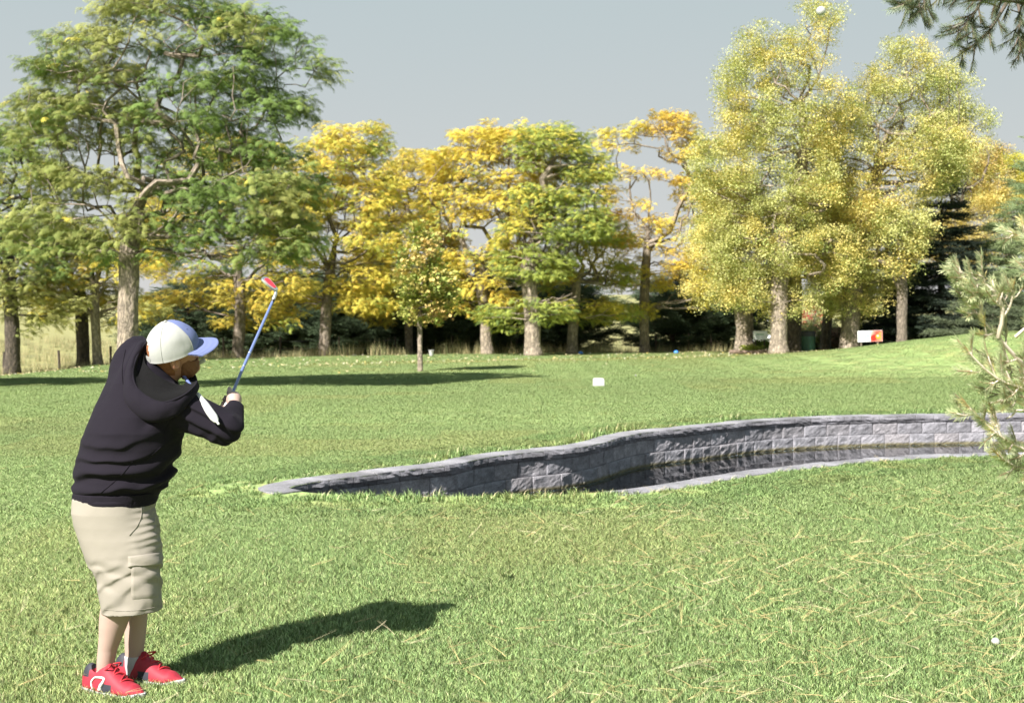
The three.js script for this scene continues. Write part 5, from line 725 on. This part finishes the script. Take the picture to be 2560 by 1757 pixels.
{ // white golf cart parked beyond the trunks, a red bag on it
  const g = thing('golf_cart', 'white golf cart with a red bag parked beyond the pale trunks', 'golf cart', onG(1908, 79)); g.rotation.y = 0.35; const blk = std([0.02, 0.02, 0.022], { roughness: 0.6 }), body = std([0.74, 0.74, 0.74], { roughness: 0.3 });
  const sh = new THREE.Shape(); sh.moveTo(-1.15, 0.3); sh.lineTo(-1.15, 0.75); sh.bezierCurveTo(-1.1, 0.88, -0.6, 0.9, -0.35, 0.78); sh.lineTo(-0.3, 0.42); sh.lineTo(0.35, 0.38); sh.bezierCurveTo(0.4, 0.8, 0.55, 0.92, 0.75, 0.88); sh.bezierCurveTo(1.05, 0.8, 1.2, 0.6, 1.2, 0.35); sh.lineTo(1.0, 0.28); sh.closePath(); const e = new THREE.ExtrudeGeometry(sh, { depth: 1.0, bevelEnabled: true, bevelSize: 0.04, bevelThickness: 0.04, bevelSegments: 3 }); e.translate(0, 0, -0.5); mesh('body', e, body, g);
  const rf = new THREE.BoxGeometry(1.7, 0.07, 1.15); rf.translate(-0.15, 1.78, 0); mesh('roof', rf, body, g); for (const [a, z] of [[0.62, 0.5], [0.62, -0.5], [-0.85, 0.5], [-0.85, -0.5]]) mesh('roof_post', tube([V(a, 0.8, z), V(a * 0.9, 1.76, z)], [0.02, 0.02], 6).build(), blk, g);
  const se = new THREE.BoxGeometry(0.5, 0.14, 0.98); se.translate(-0.4, 0.86, 0); mesh('seat', se, std([0.6, 0.58, 0.53]), g); const sb = new THREE.BoxGeometry(0.1, 0.42, 0.98); sb.rotateZ(0.12); sb.translate(-0.66, 1.1, 0); mesh('backrest', sb, std([0.6, 0.58, 0.53]), g);
  for (const [a, z] of [[0.78, 0.5], [0.78, -0.5], [-0.8, 0.5], [-0.8, -0.5]]) { const w = new THREE.TorusGeometry(0.16, 0.075, 10, 20); w.translate(a, 0.235, z); const wm = mesh('wheel', w, blk, g); const hb = new THREE.CylinderGeometry(0.1, 0.1, 0.08, 16); hb.rotateX(Math.PI / 2); hb.translate(a, 0.235, z); mesh('hub', hb, body, wm); }
  const ws = new THREE.PlaneGeometry(1.0, 0.8); ws.rotateY(Math.PI / 2); ws.translate(0.6, 1.34, 0); mesh('windscreen', ws, phys([1, 1, 1], { transmission: 1, roughness: 0.03, thickness: 0 }), g);
  mesh('bag', tube([V(-1.05, 0.62, 0.3), V(-1.08, 1.0, 0.3), V(-1.1, 1.45, 0.3)], [0.13, 0.14, 0.12], 14).build(), std([0.5, 0.012, 0.015]), g);
}
{ // weathered log lying at the foot of the forked trunk
  const g = thing('log', 'weathered pinkish log lying before the forked cottonwood', 'log', onG(1880, 54.5)), pts = []; for (let k = 0; k <= 10; k++) pts.push(V(-0.95 + k * 0.19, 0.09 + 0.02 * Math.sin(k), 0.05 * Math.sin(k * 0.8))); mesh('stem', tube(pts, pts.map((_, k) => 0.1 * (0.85 + 0.2 * noise(k * 0.9)) * (k === 10 ? 0.7 : 1)), 12, new Geo(), null, true, 0.4).build(), std([0.50, 0.40, 0.37], { map: T.bark }), g); mesh('stub', tube([V(0.5, 0.12, 0), V(0.65, 0.25, 0.05)], [0.035, 0.02], 7).build(), std([0.5, 0.4, 0.37]), g);
}
// shrubs: stems with leaf clusters
function shrub(label, x, d, w, h, kind, color, seed, n, category = 'shrub') {
  const g = thing('shrub', label, category, onG(x, d, -0.03)), R = rng(seed), G = new Geo(), sets = SPRAY[kind].map(() => []);
  for (let k = 0; k < n; k++) { const a = R() * 6.283, r = w * Math.sqrt(R()), y = h * (0.25 + 0.75 * R()) * Math.sqrt(1 - 0.6 * (r / w) ** 2), tip = V(Math.cos(a) * r, y, Math.sin(a) * r * 0.8); if (k % 3 === 0) tube([V(tip.x * 0.15, 0, tip.z * 0.15), tip.clone().multiplyScalar(0.5).add(V(0, 0.1 * h, 0)), tip], [0.018, 0.012, 0.006], 4, G, null, false); const c = color(R), k2 = 0.8 + 0.4 * R(); sets[Math.floor(R() * sets.length)].push({ m: mat4(tip, euler((R() - 0.5), R() * 6.28, (R() - 0.5)), 0.7 + 0.6 * R()), c: lin(c[0] * k2, c[1] * k2, c[2] * k2) }); }
  mesh('stems', G.build(), BARK.twig, g, 'stuff'); sets.forEach((l, k) => { if (l.length) copies('foliage', SPRAY[kind][k], leafMat, l, g); });
}
shrub('bright green shrub at the foot of the forked cottonwood', 1908, 57.4, 0.5, 0.6, 'maple', () => [0.24, 0.33, 0.07], 61, 260);
shrub('low lime shrub by the log', 1878, 56, 0.5, 0.4, 'maple', () => [0.34, 0.38, 0.08], 62, 120);
shrub('pale green feathery shrub behind the green barrel', 2045, 64, 1.3, 1.9, 'locust', () => [0.30, 0.34, 0.13], 63, 420);
shrub('pale green shrub left of the shaded cottonwood trunk', 1968, 64, 0.8, 1.7, 'locust', () => [0.32, 0.36, 0.14], 64, 220);
shrub('deep red leaved shrub above the green barrel', 2022, 68, 1.0, 3.2, 'maple', () => [0.36, 0.03, 0.04], 65, 260);
shrub('brown dry shrub between the slim and buttressed trunks', 2098, 63, 0.8, 1.2, 'maple', R => R() < 0.5 ? [0.3, 0.17, 0.11] : [0.4, 0.26, 0.19], 66, 240);
shrub('russet low shrub behind the sponsor board', 2225, 60, 1.0, 1.3, 'maple', R => R() < 0.5 ? [0.17, 0.07, 0.05] : [0.12, 0.1, 0.06], 67, 220);

{ // wire fence along the meadow
  const g = thing('wire_fence', 'old wooden post and wire fence along the meadow behind the trees', 'fence'), posts = [[-140, 49], [5, 50], [148, 51.5], [275, 53], [420, 55], [560, 57], [700, 58.5], [845, 60], [990, 61], [1130, 62], [1290, 62.5], [1446, 63], [1640, 63.5], [1720, 64], [1780, 64.5]].map(([x, d], k) => { const p = onG(x, d); return { p, lean: 0.06 * Math.sin(k * 2.1) }; });
  for (const { p, lean } of posts) mesh('post', tube([V(p.x, p.y - 0.2, p.z), V(p.x + lean * 0.5, p.y + 0.7, p.z), V(p.x + lean, p.y + 1.3, p.z)], [0.06, 0.055, 0.05], 8).build(), BARK.dark, g);
  for (const h of [0.4, 0.75, 1.1]) mesh('wire', tube(posts.map(q => V(q.p.x + q.lean * h / 1.3, q.p.y + h, q.p.z)), posts.map(() => 0.003), 4).build(), std([0.25, 0.24, 0.23], { metalness: 0.6, roughness: 0.5 }), g);
}
{ // tall weeds and dry grass where the mown lawn stops, thinning into the meadow
  const blade = seed => { const G = new Geo(), R = rng(seed); for (let k = 0; k < 60; k++) { const x = (R() - 0.5) * 0.7, z = (R() - 0.5) * 0.7, h = 0.25 + 0.45 * R() * R() + 0.1, a = R() * 6.28, w = 0.008, b = R() * 6.28, l = h * 0.4 * R(), s = R(), c = s < 0.5 ? [0.22, 0.21, 0.09] : s < 0.8 ? [0.40, 0.34, 0.18] : [0.13, 0.17, 0.06]; const v = [G.v(x - Math.cos(a) * w, 0, z - Math.sin(a) * w, c), G.v(x + Math.cos(a) * w, 0, z + Math.sin(a) * w, c), G.v(x + Math.cos(b) * l, h, z + Math.sin(b) * l, c)]; G.tri(...v); } return G.build(); };
  const R = rng(77), sets = [[], [], []]; for (let k = 0; k < 6500; k++) { const d = 45 + 50 * Math.pow(R(), 1.5), x = (R() - 0.5) * 0.98 * d, z = -d, e = lawnEdge(x) - z; if (e < 0.3 || x > 12.5) continue; const near = sstep(7, 0.5, e), lush = noise(x * 0.4, z * 0.4); if (R() > 0.25 + 0.75 * near) continue; const kk = 0.75 + 0.5 * lush; sets[k % 3].push({ m: mat4(V(x, height(x, z) - 0.02, z), euler(0, R() * 6.28, 0), V(1, (0.5 + 0.9 * lush) * (0.7 + 0.6 * R()), 1)), c: lin(kk, kk, kk) }); }
  sets.forEach((l, k) => copies('tall_weeds', blade(800 + k), phys([1, 1, 1], { vertexColors: true, roughness: 0.8, transmission: 0.25, thickness: 0 }), l));
}
console.log('props');

// ------------------------------------------------------------------ spruce boughs close to the camera at the right border
{
  const needleTwig = seed => { const G = new Geo(), R = rng(seed), n = 44; tube([V(0, 0, 0), V(0.02, 0.0005, 0), V(0.042, 0, 0)], [0.0022, 0.002, 0.0017], 5, G, [0.26, 0.19, 0.12], false);
    for (let k = 0; k < n; k++) { const x = 0.042 * (k + R()) / n, a = k * 2.4 + R(), up = Math.cos(a) * 0.5 + 0.3, s = V(0.75 + 0.3 * R(), up * (0.9 + 0.2 * R()), Math.sin(a)).normalize(), L = 0.020 + 0.006 * R(), p = V(x, 0, 0).addScaledVector(s, 0.0015), e = p.clone().addScaledVector(s, L).add(V(0.002, 0.002, 0)), w = V(0, 0, 0).crossVectors(s, V(0.3, 1, 0.2)).normalize().multiplyScalar(0.0006), u = V(0, 0, 0).crossVectors(s, w).normalize().multiplyScalar(0.0006), m = p.clone().lerp(e, 0.7), c = R() < 0.5 ? [0.27, 0.33, 0.18] : [0.38, 0.41, 0.25];
      const a0 = G.v(p.x + w.x, p.y + w.y, p.z + w.z, c), a1 = G.v(p.x - w.x, p.y - w.y, p.z - w.z, c), b0 = G.v(m.x + w.x, m.y + w.y, m.z + w.z, c), b1 = G.v(m.x - w.x, m.y - w.y, m.z - w.z, c), t = G.v(e.x, e.y, e.z, c), c0 = G.v(m.x + u.x, m.y + u.y, m.z + u.z, c), c1 = G.v(p.x + u.x, p.y + u.y, p.z + u.z, c); G.quad(a0, a1, b1, b0); G.tri(b0, b1, t); G.quad(a0, c1, c0, b0); G.quad(c1, a1, b1, c0); }
    return G.build(); };
  const twigs = [1, 2, 3].map(k => needleTwig(k * 5)), nMat = phys([1, 1, 1], { vertexColors: true, roughness: 0.5, transmission: 0.12, thickness: 0 }), bk = std([0.52, 0.44, 0.37], { roughness: 0.9 });
  const spruce = (name, label, trunkAt, trunkH, r, boughs, tint, seed, bk, density) => {
    const g = thing(name, label, 'tree', trunkAt), R = rng(seed), sets = twigs.map(() => []), wood = new Geo();
    mesh('trunk', tube([V(0, -0.05, 0), V(0, trunkH * 0.4, 0), V(0.02, trunkH * 0.8, 0), V(0, trunkH, 0)], [r * 1.2, r, r * 0.6, 0.02], 14, new Geo(), null, true, 0.3).build(), BARK.grey, g);
    const clothe = (a, b, from) => { const d = b.clone().sub(a), L = d.length(), n = Math.max(1, Math.round(L / 0.026)); d.normalize(); for (let k = 0; k < n; k++) { const t = (k + 0.5) / n; if (t < from || R() > density) continue; const q = new THREE.Quaternion().setFromUnitVectors(V(1, 0, 0), d.clone().add(V((R() - 0.5) * 0.25, (R() - 0.5) * 0.25, (R() - 0.5) * 0.25)).normalize()), spin = new THREE.Quaternion().setFromAxisAngle(V(1, 0, 0), (R() - 0.5) * 0.8), kk = 0.75 + 0.5 * R(), gold = R() < 0.12; sets[Math.floor(R() * 3)].push({ m: mat4(a.clone().lerp(b, t), q.multiply(spin), 0.85 + 0.35 * R()), c: gold ? lin(1.3 * kk * tint[0], 1.08 * kk * tint[1], 0.85 * kk * tint[2]) : lin(kk * tint[0], kk * tint[1], kk * tint[2]) }); } };
    for (const b of boughs) {
      const pts = b.pts.map(([x, y, d]) => P(x, y, d).sub(trunkAt)); if (b.root) pts.unshift(V(0, b.root, 0)); const c = new THREE.CatmullRomCurve3(pts, false, 'centripetal'), len = c.getLength(), n = Math.max(6, Math.round(len / 0.05)), line = []; for (let k = 0; k <= n; k++) line.push(c.getPointAt(k / n)); const r0 = b.r ?? 0.011;
      const bough = mesh('bough', tube(line, line.map((_, k) => lerp(r0, 0.0025, k / n)), 8).build(), bk, g);
      const f0 = b.from ?? 0.35; for (let k = 0; k < n; k++) if (k / n > f0 && !b.dead) clothe(line[k], line[k + 1], 0);
      const ns = b.side ?? Math.round(len * 16); for (let k = 0; k < ns; k++) { const t = lerp(b.sideFrom ?? 0.3, 0.97, (k + R()) / ns), p = c.getPointAt(t), tn = c.getTangentAt(t), s = k % 2 ? 1 : -1, bn = V(0, 0, 0).crossVectors(tn, V(0.15, 0.3, 1)).normalize(), L = (b.sl ?? 0.13) * (0.5 + 0.8 * R()) * (1.1 - 0.5 * t), dir = tn.clone().multiplyScalar(0.75).addScaledVector(bn, s * 0.75).add(V(0, b.sag ?? 0.08, (R() - 0.5) * 0.9)).normalize(), e = p.clone().addScaledVector(dir, L), m = p.clone().lerp(e, 0.5).add(V(0, -0.006, 0)); tube([p, m, e], [0.0034, 0.0028, 0.002], 5, wood, null, false); if (!b.dead) { const bare = R() < 0.25 ? 0.5 : 0.08; clothe(p, m, bare); clothe(m, e, 0); if (R() < 0.5) { const e2 = m.clone().addScaledVector(dir.clone().addScaledVector(bn, -s * 0.9).normalize(), L * 0.5); tube([m, e2], [0.0025, 0.0018], 4, wood, null, false); clothe(m, e2, 0.1); } } }
    }
    mesh('twigs', wood.build(), bk, g, 'stuff'); sets.forEach((l, k) => { if (l.length) copies('needles', twigs[k], nMat, l, g); });
  };
  const T1 = V(XD(2960, 4.1), 0, -4.1);
  spruce('spruce_tree', 'nearby spruce reaching sunlit boughs in from the right border', T1, 3.6, 0.09, [
    { root: 1.02, pts: [[2640, 985, 4.1], [2556, 908, 4.05], [2492, 838, 4.0], [2450, 792, 3.97], [2412, 748, 3.95], [2388, 705, 3.95]], r: 0.016, from: 0.72, side: 10, sideFrom: 0.5, sl: 0.109 },
    { pts: [[2496, 842, 4.0], [2508, 790, 3.96], [2500, 742, 3.94], [2462, 710, 3.92], [2392, 676, 3.92]], r: 0.009, from: 0.3, side: 10, sl: 0.078 },
    { pts: [[2452, 792, 3.97], [2455, 755, 3.93], [2440, 720, 3.9]], r: 0.006, from: 0.3, side: 4, sl: 0.062 },
    { pts: [[2502, 800, 3.97], [2525, 768, 3.95], [2535, 725, 3.93]], r: 0.006, from: 0.35, side: 3, sl: 0.055 },
    { pts: [[2540, 842, 4.02], [2575, 812, 4.0], [2600, 800, 4.0]], r: 0.006, from: 0.2, side: 3, sl: 0.070 },
    { root: 0.95, pts: [[2640, 945, 4.15], [2560, 934, 4.1], [2500, 912, 4.05], [2458, 886, 4.03]], r: 0.011, from: 0.8, side: 9, sideFrom: 0.5, sl: 0.078 },
    { root: 0.9, pts: [[2640, 1005, 4.0], [2560, 972, 3.9], [2500, 950, 3.85], [2455, 915, 3.82], [2412, 868, 3.8]], r: 0.011, from: 0.62, side: 14, sideFrom: 0.45, sl: 0.094 },
    { pts: [[2560, 1010, 3.95], [2520, 985, 3.9], [2490, 965, 3.9]], r: 0.008, from: 0.05, side: 9, sl: 0.101 },
    { root: 0.85, pts: [[2640, 1035, 4.0], [2560, 1026, 4.0], [2510, 1027, 4.0], [2472, 1032, 4.0]], r: 0.007, dead: true, side: 3, sl: 0.047 },
    { root: 0.84, pts: [[2640, 1000, 4.1], [2545, 1005, 4.1], [2500, 998, 4.1], [2470, 1010, 4.1]], r: 0.006, dead: true, side: 3, sl: 0.039 },
    { root: 0.8, pts: [[2640, 1145, 4.0], [2560, 1122, 3.95], [2505, 1092, 3.9], [2455, 1050, 3.87], [2408, 1002, 3.85]], r: 0.010, from: 0.6, side: 13, sideFrom: 0.42, sl: 0.086 },
    { root: 0.75, pts: [[2640, 1185, 4.1], [2560, 1172, 4.0], [2515, 1152, 3.95], [2492, 1130, 3.93]], r: 0.008, from: 0.4, side: 12, sideFrom: 0.4, sl: 0.094 },
    { root: 1.5, pts: [[2640, 640, 4.0], [2590, 612, 3.95], [2555, 592, 3.93], [2518, 576, 3.92]], r: 0.009, from: 0.5, side: 9, sideFrom: 0.55, sl: 0.078 },
    { root: 1.4, pts: [[2680, 690, 4.0], [2610, 664, 3.95], [2550, 655, 3.93]], r: 0.008, from: 0.5, side: 9, sideFrom: 0.5, sl: 0.094 },
  ], [1.15, 1.1, 1.0], 901, bk, 0.95);
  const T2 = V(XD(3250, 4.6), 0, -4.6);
  spruce('spruce_tree', 'tall spruce whose boughs, tinted dark for shade, hang into the upper right corner', T2, 6.5, 0.17, [
    { root: 3.1, pts: [[2700, -62, 4.5], [2600, -37, 4.4], [2520, -12, 4.35], [2440, -14, 4.3], [2360, -30, 4.28], [2290, -47, 4.25], [2245, -27, 4.25]], r: 0.02, from: 0.45, side: 30, sideFrom: 0.35, sl: 0.13, sag: -0.5 },
    { pts: [[2520, 3, 4.34], [2498, 40, 4.3], [2475, 76, 4.28], [2440, 110, 4.26], [2396, 138, 4.25]], r: 0.007, from: 0.1, side: 7, sl: 0.07, sag: -0.2 },
    { pts: [[2462, -10, 4.3], [2440, 28, 4.28], [2420, 56, 4.27], [2406, 74, 4.26]], r: 0.006, from: 0.1, side: 8, sl: 0.09, sag: -0.3 },
    { pts: [[2545, -2, 4.36], [2552, 48, 4.34], [2548, 88, 4.33], [2556, 128, 4.32]], r: 0.006, from: 0.1, side: 8, sl: 0.08, sag: -0.3 },
    { pts: [[2320, -42, 4.27], [2300, -14, 4.26], [2270, 8, 4.26], [2258, 12, 4.26]], r: 0.005, from: 0.05, side: 8, sl: 0.08, sag: -0.2 },
    { pts: [[2330, -32, 4.27], [2318, 0, 4.26], [2305, 24, 4.25]], r: 0.005, from: 0.1, side: 5, sl: 0.06, sag: -0.3 },
    { root: 3.4, pts: [[2720, -112, 4.7], [2600, -72, 4.6], [2500, -52, 4.5], [2400, -57, 4.45], [2330, -52, 4.4]], r: 0.018, from: 0.4, side: 34, sideFrom: 0.35, sl: 0.15, sag: -0.6 },
    { root: 3.9, pts: [[2700, -352, 4.0], [2560, -300, 3.8], [2420, -290, 3.7], [2280, -300, 3.6], [2150, -330, 3.6]], r: 0.02, from: 0.2, side: 60, sideFrom: 0.2, sl: 0.3, sag: -0.2 },  // unseen bough added above the view to shade those hanging below
    { root: 4.0, pts: [[2750, -420, 3.7], [2600, -400, 3.5], [2450, -380, 3.4], [2300, -390, 3.3]], r: 0.02, from: 0.2, side: 60, sideFrom: 0.2, sl: 0.32, sag: -0.2 },  // second unseen bough, also put in to block the sun
    { root: 3.7, pts: [[2750, -262, 4.2], [2600, -242, 4.0], [2450, -200, 3.9], [2320, -190, 3.85]], r: 0.02, from: 0.2, side: 60, sideFrom: 0.2, sl: 0.3, sag: -0.2 },  // third out-of-view bough, added for its shade
    { root: 3.0, pts: [[2700, -2, 4.3], [2620, 18, 4.2], [2560, 8, 4.15], [2490, -2, 4.1], [2420, 3, 4.1]], r: 0.014, from: 0.4, side: 18, sideFrom: 0.35, sl: 0.09, sag: -0.3 },
  ], [0.42, 0.46, 0.46], 902, std([0.09, 0.07, 0.055], { roughness: 0.95 }), 0.9);  // needle tint and wood colour darkened to stand in for shade
}
console.log('boughs');

renderer.render(scene, camera);
